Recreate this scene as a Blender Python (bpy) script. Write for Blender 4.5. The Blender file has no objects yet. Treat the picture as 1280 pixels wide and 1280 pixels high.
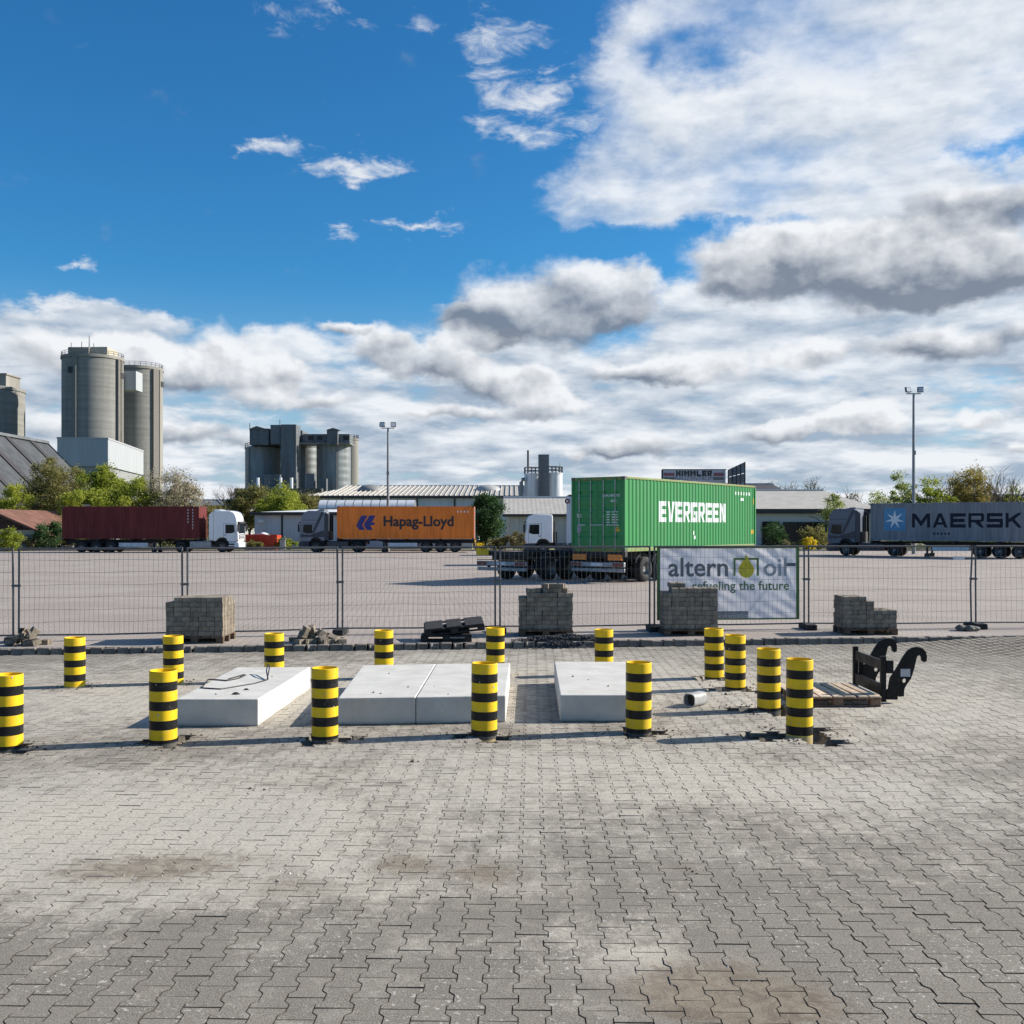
import bpy, bmesh, math, random
import numpy as np
from mathutils import Vector, Matrix, Euler
R = math.radians
random.seed(7); RNG = np.random.default_rng(7)
scene = bpy.context.scene
COL = scene.collection

# ------------------------------------------------------------------ camera
CAMH, F, HOR = 2.5, 1280.0, 657.0        # height (m), focal length in photo pixels, horizon row
cam_d = bpy.data.cameras.new('camera'); cam = bpy.data.objects.new('camera', cam_d); COL.objects.link(cam)
cam.location = (0, 0, CAMH); cam.rotation_euler = (R(90), 0, 0)
cam_d.sensor_width = 36; cam_d.lens = 36.0 * F / 1280.0
cam_d.shift_y = (HOR - 640) / 1280.0
cam_d.clip_end = 6000; cam_d.clip_start = 0.05
scene.camera = cam

# ------------------------------------------------------------------ sun, exposure
SUN_EL = R(29); SUN_AZ = R(77.5)          # azimuth clockwise from +Y
sdir = Vector((math.sin(SUN_AZ)*math.cos(SUN_EL), math.cos(SUN_AZ)*math.cos(SUN_EL), math.sin(SUN_EL)))
sd = bpy.data.lights.new('sun', 'SUN'); sd.energy = 5.0; sd.angle = R(0.5); sd.color = (1.0, 0.93, 0.83)
so = bpy.data.objects.new('sun', sd); COL.objects.link(so)
so.rotation_euler = sdir.to_track_quat('Z', 'Y').to_euler(); so.location = (60, 20, 60)
vs = scene.view_settings
vs.view_transform = 'Standard'; vs.look = 'None'; vs.gamma = 1.0; vs.exposure = 0.72
vs.use_curve_mapping = False
scene.render.engine = 'CYCLES'
scene.cycles.use_denoising = True
scene.cycles.max_bounces = 6; scene.cycles.transparent_max_bounces = 8
scene.cycles.use_adaptive_sampling = True; scene.cycles.adaptive_threshold = 0.015

# ------------------------------------------------------------------ sky
class NT:
    """tiny helper to write node math"""
    def __init__(s, nt): s.nt = nt
    def n(s, t, **kw):
        x = s.nt.nodes.new(t)
        for k, v in kw.items(): setattr(x, k, v)
        return x
    def _in(s, node, i, v):
        if isinstance(v, bpy.types.NodeSocket): s.nt.links.new(v, node.inputs[i])
        elif v is not None: node.inputs[i].default_value = v
    def m(s, op, a, b=None, c=None, clamp=False):
        x = s.n('ShaderNodeMath', operation=op, use_clamp=clamp)
        s._in(x, 0, a); s._in(x, 1, b)
        if c is not None: s._in(x, 2, c)
        return x.outputs[0]
    def add(s, a, b): return s.m('ADD', a, b)
    def sub(s, a, b): return s.m('SUBTRACT', a, b)
    def mul(s, a, b): return s.m('MULTIPLY', a, b)
    def div(s, a, b): return s.m('DIVIDE', a, b)
    def mx(s, a, b): return s.m('MAXIMUM', a, b)
    def mn(s, a, b): return s.m('MINIMUM', a, b)
    def ss(s, v, lo, hi, a=0.0, b=1.0):
        x = s.n('ShaderNodeMapRange', interpolation_type='SMOOTHSTEP')
        s._in(x, 0, v); s._in(x, 1, lo); s._in(x, 2, hi); s._in(x, 3, a); s._in(x, 4, b)
        return x.outputs[0]
    def vec(s, x, y, z):
        v = s.n('ShaderNodeCombineXYZ')
        for i, q in enumerate((x, y, z)): s._in(v, i, q)
        return v.outputs[0]
    def sep(s, v):
        x = s.n('ShaderNodeSeparateXYZ'); s._in(x, 0, v); return x.outputs
    def vadd(s, a, b):
        x = s.n('ShaderNodeVectorMath', operation='ADD'); s._in(x, 0, a); s._in(x, 1, b); return x.outputs[0]
    def vmul(s, a, b):
        x = s.n('ShaderNodeVectorMath', operation='MULTIPLY'); s._in(x, 0, a); s._in(x, 1, b); return x.outputs[0]
    def noise(s, v, scale, detail=4, rough=0.5, dist=0.0, lac=2.0, col=False):
        x = s.n('ShaderNodeTexNoise'); s._in(x, 'Vector', v)
        x.inputs['Scale'].default_value = scale; x.inputs['Detail'].default_value = detail
        x.inputs['Roughness'].default_value = rough; x.inputs['Distortion'].default_value = dist
        x.inputs['Lacunarity'].default_value = lac
        return x.outputs['Color' if col else 'Fac']
    def mix(s, f, a, b, blend='MIX'):
        x = s.n('ShaderNodeMix', data_type='RGBA', blend_type=blend)
        s._in(x, 0, f)
        for i, q in ((6, a), (7, b)):
            if isinstance(q, tuple): x.inputs[i].default_value = (q[0], q[1], q[2], 1)
            else: s._in(x, i, q)
        return x.outputs[2]

world = bpy.data.worlds.new('World'); scene.world = world; world.use_nodes = True
wt = world.node_tree; wt.nodes.clear(); W = NT(wt)
sky = W.n('ShaderNodeTexSky'); sky.sky_type = 'NISHITA'; sky.sun_disc = False
sky.sun_elevation = SUN_EL; sky.sun_rotation = SUN_AZ; sky.air_density = 1.0; sky.dust_density = 0.6; sky.ozone_density = 2.2
gen = W.n('ShaderNodeTexCoord').outputs['Generated']
dx, dy, dz = W.sep(gen)
az = W.m('ARCTAN2', dx, dy); el = W.m('ARCSINE', dz)

def ae(px, py):
    a = math.atan((px-640)/F); return a, math.atan((HOR-py)/F*math.cos(a))
# warped sky angles so that every cloud edge is ragged
wn = W.noise(W.vec(az, W.mul(el, 1.6), 3.1), 8.0, 6, 0.62, col=True)
wx, wy, _ = W.sep(wn)
azw = W.add(az, W.mul(W.sub(wx, 0.5), 0.20)); elw = W.add(el, W.mul(W.sub(wy, 0.5), 0.10))
ANG = W.vec(azw, elw, 0.0)
def total(lst, base=None):
    """sum of soft elliptical patches of sky (photo-pixel centre and radii turned into angles, strength)"""
    o = base
    for (px, py, rx, ry, a) in lst:
        ca, ce = ae(px, py); rx *= 1.75/F; ry *= 1.75/F
        v = W.n('ShaderNodeVectorMath', operation='MULTIPLY_ADD')
        W._in(v, 0, ANG); v.inputs[1].default_value = (1/rx, 1/ry, 0); v.inputs[2].default_value = (-ca/rx, -ce/ry, 0)
        gt = W.n('ShaderNodeTexGradient', gradient_type='SPHERICAL'); wt.links.new(v.outputs[0], gt.inputs[0])
        o = W.m('MULTIPLY_ADD', gt.outputs['Fac'], a*1.15, 0.0 if o is None else o)
    return o
def fbm(v, det):      # heaped clouds, finer towards the horizon
    x, y, z = W.sep(v)
    k = W.m('POWER', W.add(W.mx(z, 0.0), 0.07), -0.5)
    return W.noise(W.vmul(W.vec(x, y, W.mul(z, 2.3)), W.vec(k, k, k)), 3.6, det, 0.55, 0.0)
# coverage: clear to the upper left, broken cloud to the right and low down
b_right = W.ss(azw, R(-7.0), R(10.0))
b_low = W.ss(elw, R(12.6), R(10.2))
cover = W.mul(W.m('MAXIMUM', b_right, b_low), W.ss(dy, -0.5, 0.4, 0.42, 1.0))   # thins out behind the viewer
bias = W.m('MULTIPLY_ADD', cover, 0.40, -0.31)
bias = total([
    (760, 325, 130, 24, -0.42), (905, 284, 70, 12, -0.36), (600, 335, 120, 42, -0.30), (500, 445, 80, 24, -0.14), (665, 20, 80, 60, -0.16), (850, 85, 45, 26, -0.26), (635, 215, 60, 80, -0.20), (690, 110, 40, 40, -.10), (1262, 195, 30, 12, -.25), (728, 60, 45, 70, -.14), (700, 245, 40, 18, .10),
    (90, 445, 110, 40, 0.12), (1080, 330, 200, 60, 0.30), (1000, 130, 300, 140, 0.13), (900, 40, 60, 30, -.10), (800, 170, 50, 30, -.08), (740, 240, 90, 30, 0.12), (1130, 425, 140, 26, 0.15), (600, 490, 130, 40, .08), (1000, 560, 400, 40, .10)], bias)
f0 = fbm(gen, 10)
f1 = fbm(W.vadd(gen, (sdir.x*0.010, sdir.y*0.010, 0.013)), 7)
den = W.add(f0, bias)
hi_ = W.ss(el, R(9), R(17))
alpha = W.ss(den, W.m('MULTIPLY_ADD', hi_, -0.05, 0.42), W.m('MULTIPLY_ADD', hi_, 0.16, 0.60))
# torn wisps in the clear part
wis = total([(455, 207, 62, 11, .9), (335, 199, 28, 12, 0.75), (548, 271, 48, 9, .9), (450, 279, 22, 9, 0.75), (88, 322, 26, 8, 0.75), (18, 383, 40, 9, 0.85), (385, 12, 50, 26, 0.55), (500, 20, 24, 26, .4), (580, 30, 50, 26, .45), (640, 60, 50, 34, 0.5), (625, 120, 30, 30, .4), (675, 108, 22, 16, .6), (645, 165, 22, 20, .5), (720, 95, 22, 14, .6), (310, 410, 30, 6, .45), (700, 165, 50, 25, .4), (280, 285, 20, 5, .3)])
wfib = W.noise(W.vec(W.mul(az, 1.0), W.mul(el, 2.6), .7), 20.0, 8, 0.66, 0.6)
walpha = W.ss(W.m('MULTIPLY_ADD', W.sub(wfib, 0.5), 2.1, wis), 0.28, 1.15, 0.0, 0.95)
walpha = W.mul(walpha, W.ss(wis, 0.02, 0.2))
# veil of layered cloud: white, with pale blue-grey streaks towards the horizon
lit = W.m('MULTIPLY_ADD', W.sub(f0, f1), 4.0, W.m('MULTIPLY_ADD', hi_, 0.32, 0.52))
stre = W.noise(W.vec(W.mul(az, 1.0), W.mul(el, 6.0), 2.2), 7.0, 6, 0.6, 0.4)
lit = W.m('MULTIPLY_ADD', W.sub(stre, 0.5), W.m('MULTIPLY_ADD', hi_, -0.4, 1.5), lit)
lit = W.sub(lit, W.ss(den, 0.58, 0.86, 0.0, 0.12))
lit = W.m('ADD', lit, 0.0, clamp=True)
ccol = W.mix(lit, (0.300, 0.375, 0.475), (0.72, 0.745, 0.78))
# heaped clouds in front of it: lit tops, grey flat bases
wn2 = W.noise(W.vec(az, W.mul(el, 1.3), 5.1), 15.0, 7, 0.58, col=True); w2x, w2y, w2z = W.sep(wn2)
ANG2 = W.vec(W.m('MULTIPLY_ADD', W.sub(w2x, 0.5), 0.075, az), W.m('MULTIPLY_ADD', W.sub(w2y, 0.5), 0.045, el), 0.0)
CUM = [(690, 382, 120, 46, .40), (605, 395, 60, 17, .30), (770, 365, 50, 34, .52), (1090, 338, 175, 46, .30), (945, 325, 75, 38, .55), (1010, 300, 70, 24, .62), (1220, 255, 100, 27, .32), (1200, 335, 90, 34, .36), (1190, 428, 105, 20, .45),
       (290, 452, 72, 36, .80), (340, 468, 40, 20, .85), (222, 468, 46, 22, .45), (85, 440, 95, 30, .80), (160, 445, 60, 22, .80), (1000, 440, 44, 17, .95), (885, 458, 75, 18, .85), (800, 470, 70, 14, .55), (668, 488, 44, 24, .85), (612, 476, 56, 22, .45), (700, 505, 40, 14, .9),
       (1050, 530, 70, 18, .95), (1090, 518, 36, 20, 1.0), (965, 540, 60, 14, .7), (1235, 517, 34, 13, .95), (1272, 560, 18, 8, .95), (790, 556, 70, 14, .40), (470, 432, 44, 22, .60), (545, 448, 60, 24, .55), (590, 420, 40, 16, .7), (420, 405, 36, 9, .75), (722, 572, 26, 10, .85), (560, 520, 90, 12, .7), (180, 540, 120, 16, .5), (380, 500, 70, 14, .75)]
cd_ = cn_ = None
for (px, py, rx, ry, b_) in CUM:
    ca, ce = ae(px, py); rx *= 1.42/F; ry *= 1.42/F
    v = W.n('ShaderNodeVectorMath', operation='MULTIPLY_ADD'); W._in(v, 0, ANG2); v.inputs[1].default_value = (1/rx, 1/ry, 0); v.inputs[2].default_value = (-ca/rx, -ce/ry, 0)
    gt = W.n('ShaderNodeTexGradient', gradient_type='SPHERICAL'); wt.links.new(v.outputs[0], gt.inputs[0]); gf = gt.outputs['Fac']
    yy = W.sep(v.outputs[0])[1]
    cd_ = W.add(gf, cd_) if cd_ is not None else gf
    cn_ = W.m('MULTIPLY_ADD', gf, W.m('MULTIPLY_ADD', yy, 0.9, b_), 0.0 if cn_ is None else cn_)
clight = W.div(cn_, W.mx(cd_, 0.001))
bil0 = W.noise(W.vec(az, W.mul(el, 1.3), 1.0), 17.0, 8, 0.54); bil1 = W.noise(W.vec(W.add(az, 0.010), W.m('MULTIPLY_ADD', el, 1.3, 0.014), 1.0), 17.0, 4, 0.5)
clight = W.m('MULTIPLY_ADD', W.sub(bil0, bil1), 1.9, clight)
clight = W.m('ADD', clight, 0.0, clamp=True)
c2 = W.mix(clight, (0.165, 0.200, 0.262), (0.745, 0.762, 0.785))
a2 = W.ss(W.m('MULTIPLY_ADD', W.sub(bil0, 0.5), 1.15, cd_), 0.14, 0.62, 0.0, 0.95)
SKY_S = 0.1
hsv = W.n('ShaderNodeHueSaturation'); hsv.inputs['Saturation'].default_value = 1.22; hsv.inputs['Value'].default_value = 1.0
wt.links.new(sky.outputs[0], hsv.inputs['Color'])
blue = W.mix(1.0, hsv.outputs[0], (0.36, 0.90, 1.14), 'MULTIPLY')
blue = W.vmul(blue, (SKY_S, SKY_S, SKY_S))
# thin pale veil low over the land
veil = W.ss(el, R(14), R(0), 0.0, 0.85)
blue = W.mix(veil, blue, (0.38, 0.455, 0.56))
skyc = W.mix(W.mul(alpha, 0.96), blue, ccol)
skyc = W.mix(walpha, skyc, (0.66, 0.69, 0.73))
skyc = W.mix(a2, skyc, c2)
bg = W.n('ShaderNodeBackground'); wt.links.new(skyc, bg.inputs[0]); bg.inputs[1].default_value = 0.74
wo = W.n('ShaderNodeOutputWorld'); wt.links.new(bg.outputs[0], wo.inputs[0])
world.cycles.sampling_method = 'NONE'

# ------------------------------------------------------------------ helpers
def gx(px, py, z=0.0):
    """photo pixel -> point on the level z"""
    d = (CAMH - z)*F/(py - HOR); return Vector(((px-640)/F*d, d, z))
def at(px, py, d): return Vector(((px-640)/F*d, d, CAMH + (HOR-py)/F*d))
def X(px, d): return (px-640)/F*d
def Z(py, d): return CAMH + (HOR-py)/F*d

def tag(o, label=None, cat=None, group=None, kind=None):
    if label: o['label'] = label
    if cat: o['category'] = cat
    if group: o['group'] = group
    if kind: o['kind'] = kind
    return o
def thing(name, label, cat, loc=(0, 0, 0), rz=0.0, group=None, scale=1.0):
    o = bpy.data.objects.new(name, None); COL.objects.link(o)
    o.empty_display_size = 0.2
    o.location = loc; o.rotation_euler = (0, 0, rz); o.scale = (scale,)*3
    return tag(o, label, cat, group)
def link(name, mesh, parent=None):
    o = bpy.data.objects.new(name, mesh); COL.objects.link(o)
    if parent is not None: o.parent = parent
    return o

class MB:
    def __init__(s): s.v = []; s.f = []
    def raw(s, vs, fs):
        b = len(s.v); s.v += [tuple(p) for p in vs]; s.f += [tuple(b+i for i in f) for f in fs]; return s
    def box(s, c, size, rot=None):
        hx, hy, hz = size[0]/2, size[1]/2, size[2]/2
        vs = [Vector((x*hx, y*hy, z*hz)) for x in (-1, 1) for y in (-1, 1) for z in (-1, 1)]
        if rot is not None:
            m = Euler(rot).to_matrix(); vs = [m @ p for p in vs]
        vs = [p + Vector(c) for p in vs]
        return s.raw(vs, [(0, 1, 3, 2), (4, 6, 7, 5), (0, 4, 5, 1), (2, 3, 7, 6), (0, 2, 6, 4), (1, 5, 7, 3)])
    def bx(s, x0, x1, y0, y1, z0, z1): return s.box(((x0+x1)/2, (y0+y1)/2, (z0+z1)/2), (abs(x1-x0), abs(y1-y0), abs(z1-z0)))
    def cyl(s, p0, p1, r0, r1=None, n=12, cap=True):
        p0 = Vector(p0); p1 = Vector(p1); r1 = r0 if r1 is None else r1
        ax = (p1-p0).normalized(); u = ax.orthogonal().normalized(); w = ax.cross(u)
        vs = []
        for p, r in ((p0, r0), (p1, r1)):
            vs += [p + (u*math.cos(2*math.pi*i/n) + w*math.sin(2*math.pi*i/n))*r for i in range(n)]
        fs = [(i, (i+1) % n, n+(i+1) % n, n+i) for i in range(n)]
        if cap: fs += [tuple(range(n-1, -1, -1)), tuple(range(n, 2*n))]
        return s.raw(vs, fs)
    def tube(s, pts, r, n=6):
        pts = [Vector(p) for p in pts]; vs = []; fs = []
        for k, p in enumerate(pts):
            t = (pts[min(k+1, len(pts)-1)] - pts[max(k-1, 0)]).normalized()
            ref = Vector((0, 0, 1)) if abs(t.z) < 0.9 else Vector((1, 0, 0))
            u = t.cross(ref).normalized(); w = t.cross(u)
            rr = r[k] if isinstance(r, (list, tuple)) else r
            vs += [p + (u*math.cos(2*math.pi*i/n) + w*math.sin(2*math.pi*i/n))*rr for i in range(n)]
        for k in range(len(pts)-1):
            fs += [(k*n+i, k*n+(i+1) % n, (k+1)*n+(i+1) % n, (k+1)*n+i) for i in range(n)]
        fs += [tuple(range(n-1, -1, -1)), tuple(range((len(pts)-1)*n, len(pts)*n))]
        return s.raw(vs, fs)
    def lathe(s, prof, c=(0, 0, 0), n=24, axis='z'):
        vs = []; fs = []
        for r, h in prof:
            for i in range(n):
                a = 2*math.pi*i/n
                if axis == 'z': vs.append((c[0]+r*math.cos(a), c[1]+r*math.sin(a), c[2]+h))
                else: vs.append((c[0]+r*math.cos(a), c[1]+h, c[2]+r*math.sin(a)))
        for k in range(len(prof)-1):
            for i in range(n):
                q = (k*n+i, k*n+(i+1) % n, (k+1)*n+(i+1) % n, (k+1)*n+i)
                fs.append(q if axis == 'z' else q[::-1])
        return s.raw(vs, fs)
    def prism(s, pts, y0, y1):
        """outline in x,z pushed along y (convex or simple polygon)"""
        n = len(pts)
        vs = [(p[0], y0, p[1]) for p in pts] + [(p[0], y1, p[1]) for p in pts]
        fs = [tuple(range(n)), tuple(range(2*n-1, n-1, -1))] + [(i, n+i, n+(i+1) % n, (i+1) % n) for i in range(n)]
        return s.raw(vs, fs)
    def prismx(s, pts, x0, x1):
        n = len(pts)
        vs = [(x0, p[0], p[1]) for p in pts] + [(x1, p[0], p[1]) for p in pts]
        fs = [tuple(range(n-1, -1, -1)), tuple(range(n, 2*n))] + [(i, (i+1) % n, n+(i+1) % n, n+i) for i in range(n)]
        return s.raw(vs, fs)
    def quad(s, a, b, c, d): return s.raw([a, b, c, d], [(0, 1, 2, 3)])
    def mesh(s, name, mat, smooth=None):
        me = bpy.data.meshes.new(name); me.from_pydata(s.v, [], s.f); me.validate()
        bm = bmesh.new(); bm.from_mesh(me); bmesh.ops.recalc_face_normals(bm, faces=bm.faces); bm.to_mesh(me); bm.free()
        if mat: me.materials.append(mat)
        if smooth: shade(me, smooth)
        return me
    def build(s, name, mat, parent=None, smooth=None, bevel=0, seg=2):
        o = link(name, s.mesh(name, mat, smooth), parent)
        if bevel:
            b = o.modifiers.new('bevel', 'BEVEL'); b.width = bevel; b.segments = seg; b.limit_method = 'ANGLE'; b.angle_limit = R(35)
            b.harden_normals = False
        return o
def shade(me, ang=35):
    me.polygons.foreach_set('use_smooth', [True]*len(me.polygons))
    try: me.set_sharp_from_angle(angle=R(ang))
    except Exception: pass

# flat outlines with holes -> filled mesh (via a 2D curve)
DG = None
def to_mesh(cu, name):
    o = bpy.data.objects.new('tmp', cu); COL.objects.link(o)
    dg = bpy.context.evaluated_depsgraph_get(); dg.update()
    me = bpy.data.meshes.new_from_object(o.evaluated_get(dg)); me.name = name
    bpy.data.objects.remove(o); bpy.data.curves.remove(cu)
    me.materials.clear()
    return me
def outline_mesh(loops, name, extrude=0.0):
    cu = bpy.data.curves.new(name, 'CURVE'); cu.dimensions = '2D'; cu.fill_mode = 'BOTH'; cu.extrude = extrude
    for lp in loops:
        sp = cu.splines.new('POLY'); sp.points.add(len(lp)-1); sp.use_cyclic_u = True
        for p, q in zip(sp.points, lp): p.co = (q[0], q[1], 0, 1)
    return to_mesh(cu, name)
def text_mesh(txt, size, name, offset=0.0, spacing=1.0, align='LEFT'):
    cu = bpy.data.curves.new(name, 'FONT'); cu.body = txt; cu.size = size; cu.offset = offset; cu.space_character = spacing
    cu.align_x = align; cu.resolution_u = 3
    return to_mesh(cu, name)
def map_mesh(me, fn):
    co = np.empty(len(me.vertices)*3); me.vertices.foreach_get('co', co); co = co.reshape(-1, 3)
    co = np.array([fn(*p) for p in co]); me.vertices.foreach_set('co', co.ravel()); me.update(); return me
def letter(ch, w, t):
    h = 1.0
    if ch == 'E': return [[(0, 0), (w, 0), (w, t), (t, t), (t, .5-t/2), (w*.93, .5-t/2), (w*.93, .5+t/2), (t, .5+t/2), (t, 1-t), (w, 1-t), (w, 1), (0, 1)]]
    if ch == 'V': return [[(0, 1), (t*1.05, 1), (w/2, t*1.2), (w-t*1.05, 1), (w, 1), (w/2+t*.6, 0), (w/2-t*.6, 0)]]
    if ch == 'R': return [[(0, 0), (t, 0), (t, .36), (.40*w, .36), (w-t*1.1, 0), (w, 0), (w*.74, .38), (w*.92, .42), (w, .5), (w, .9), (w*.92, 1), (0, 1)],
                          [(t, .36+t*.8), (w-t, .36+t*.8), (w-t, 1-t*.8), (t, 1-t*.8)]]
    if ch == 'G': return [[(0, .1), (.08, 0), (w, 0), (w, .55), (w*.5, .55), (w*.5, .55-t*.75), (w-t, .55-t*.75), (w-t, t), (t, t), (t, 1-t), (w, 1-t), (w, 1), (.08, 1), (0, .9)]]
    if ch == 'N': return [[(0, 0), (t, 0), (t, .62), (w-t, 0), (w, 0), (w, 1), (w-t, 1), (w-t, .38), (t, 1), (0, 1)]]
    if ch == 'M': return [[(0, 0), (t, 0), (t, .66), (w/2, .08), (w-t, .66), (w-t, 0), (w, 0), (w, 1), (w-t*1.2, 1), (w/2, .46), (t*1.2, 1), (0, 1)]]
    if ch == 'A': return [[(0, 0), (t*1.12, 0), (.28*w, .2), (.72*w, .2), (w-t*1.12, 0), (w, 0), (w/2+t*.62, 1), (w/2-t*.62, 1)],
                          [(.355*w, .37), (.645*w, .37), (w/2, .76)]]
    if ch == 'S': return [[(0, 0), (w*.94, 0), (w, .07), (w, .5+t*.35), (w*.94, .5+t/2), (t, .5+t/2), (t, 1-t), (w*.97, 1-t), (w*.97, 1), (.06, 1), (0, .93), (0, .5-t*.35), (.06, .5-t/2), (w-t, .5-t/2), (w-t, t), (0, t)]]
    if ch == 'K': return [[(0, 0), (t, 0), (t, .36), (.38*w, .46), (w-t*1.25, 0), (w, 0), (.56*w, .57), (w, 1), (w-t*1.3, 1), (t, .60), (t, 1), (0, 1)]]
    if ch == 'H': return [[(0, 0), (t, 0), (t, .5-t/2), (w-t, .5-t/2), (w-t, 0), (w, 0), (w, 1), (w-t, 1), (w-t, .5+t/2), (t, .5+t/2), (t, 1), (0, 1)]]
    if ch == 'I': return [[(0, 0), (t, 0), (t, 1), (0, 1)]]
    if ch == 'L': return [[(0, 0), (w, 0), (w, t), (t, t), (t, 1), (0, 1)]]
def word_loops(txt, size, w, t, gap, x0=0.0, y0=0.0):
    loops = []; x = x0
    for ch in txt:
        cw = t if ch == 'I' else (w*1.2 if ch == 'M' else w)
        for lp in letter(ch, cw, t): loops.append([(x+p[0]*size, y0+p[1]*size) for p in lp])
        x += (cw+gap)*size
    return loops, x-gap*size

# ------------------------------------------------------------------ materials
MATS = {}
def mat(name, col, rough=0.7, var=0.12, scale=6.0, metal=0.0, bump=0.0, bscale=60.0, col2=None, streak=False, obj=False, spec=0.5, coat=0.0):
    if name in MATS: return MATS[name]
    m = bpy.data.materials.new(name); m.use_nodes = True
    nt = m.node_tree; N = NT(nt); b = nt.nodes['Principled BSDF']
    pos = N.n('ShaderNodeTexCoord').outputs['Object']
    if streak: pos = N.vmul(pos, (1.0, 1.0, 0.12))
    n1 = N.noise(pos, scale, 6, 0.6, 0.3)
    lo = tuple(c*(1-var*1.6) for c in col) if col2 is None else col2
    hi = tuple(min(1, c*(1+var)) for c in col)
    c = N.mix(N.ss(n1, 0.3, 0.72), lo, hi)
    if obj:
        oi = N.n('ShaderNodeObjectInfo').outputs['Random']
        c = N.mix(1.0, c, N.vec(*[N.ss(oi, 0.0, 1.0, 0.8, 1.15)]*3), 'MULTIPLY')
    nt.links.new(c, b.inputs['Base Color'])
    b.inputs['Roughness'].default_value = rough; b.inputs['Metallic'].default_value = metal
    b.inputs['Specular IOR Level'].default_value = spec; b.inputs['Coat Weight'].default_value = coat
    if var > 0:
        nt.links.new(N.ss(n1, 0.2, 0.8, min(1, rough+0.08), max(0.03, rough-0.08)), b.inputs['Roughness'])
    if bump:
        n2 = N.noise(N.n('ShaderNodeTexCoord').outputs['Object'], bscale, 4, 0.6)
        bp = N.n('ShaderNodeBump'); bp.inputs['Strength'].default_value = bump; bp.inputs['Distance'].default_value = 0.02
        nt.links.new(n2, bp.inputs['Height']); nt.links.new(bp.outputs[0], b.inputs['Normal'])
    MATS[name] = m; return m
def worn(m, dirt, lo=.55, hi=.75, amt=.7, scale=9.0, foot=None, pores=None):
    """dust, scuffs and small pits laid over a finished material"""
    nt = m.node_tree; N = NT(nt); b = nt.nodes['Principled BSDF']; src = b.inputs['Base Color'].links[0].from_socket
    tc = N.n('ShaderNodeTexCoord').outputs['Object']; ps = N.n('ShaderNodeNewGeometry').outputs['Position']
    n = N.noise(ps, scale, 8, .72, .8); f = N.ss(n, lo, hi, 0, amt)
    if foot:
        z = N.sep(ps)[2]; f = N.mx(f, N.ss(N.m('MULTIPLY_ADD', N.sub(n, .5), foot*2.4, z), foot, 0.0, 0.0, .85))
    c = N.mix(f, src, dirt)
    if pores:
        v = N.noise(ps, pores, 2, .5); c = N.mix(N.ss(v, .70, .76, 0, .6), c, tuple(q*.3 for q in dirt))
    nt.links.new(c, b.inputs['Base Color']); return m

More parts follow.
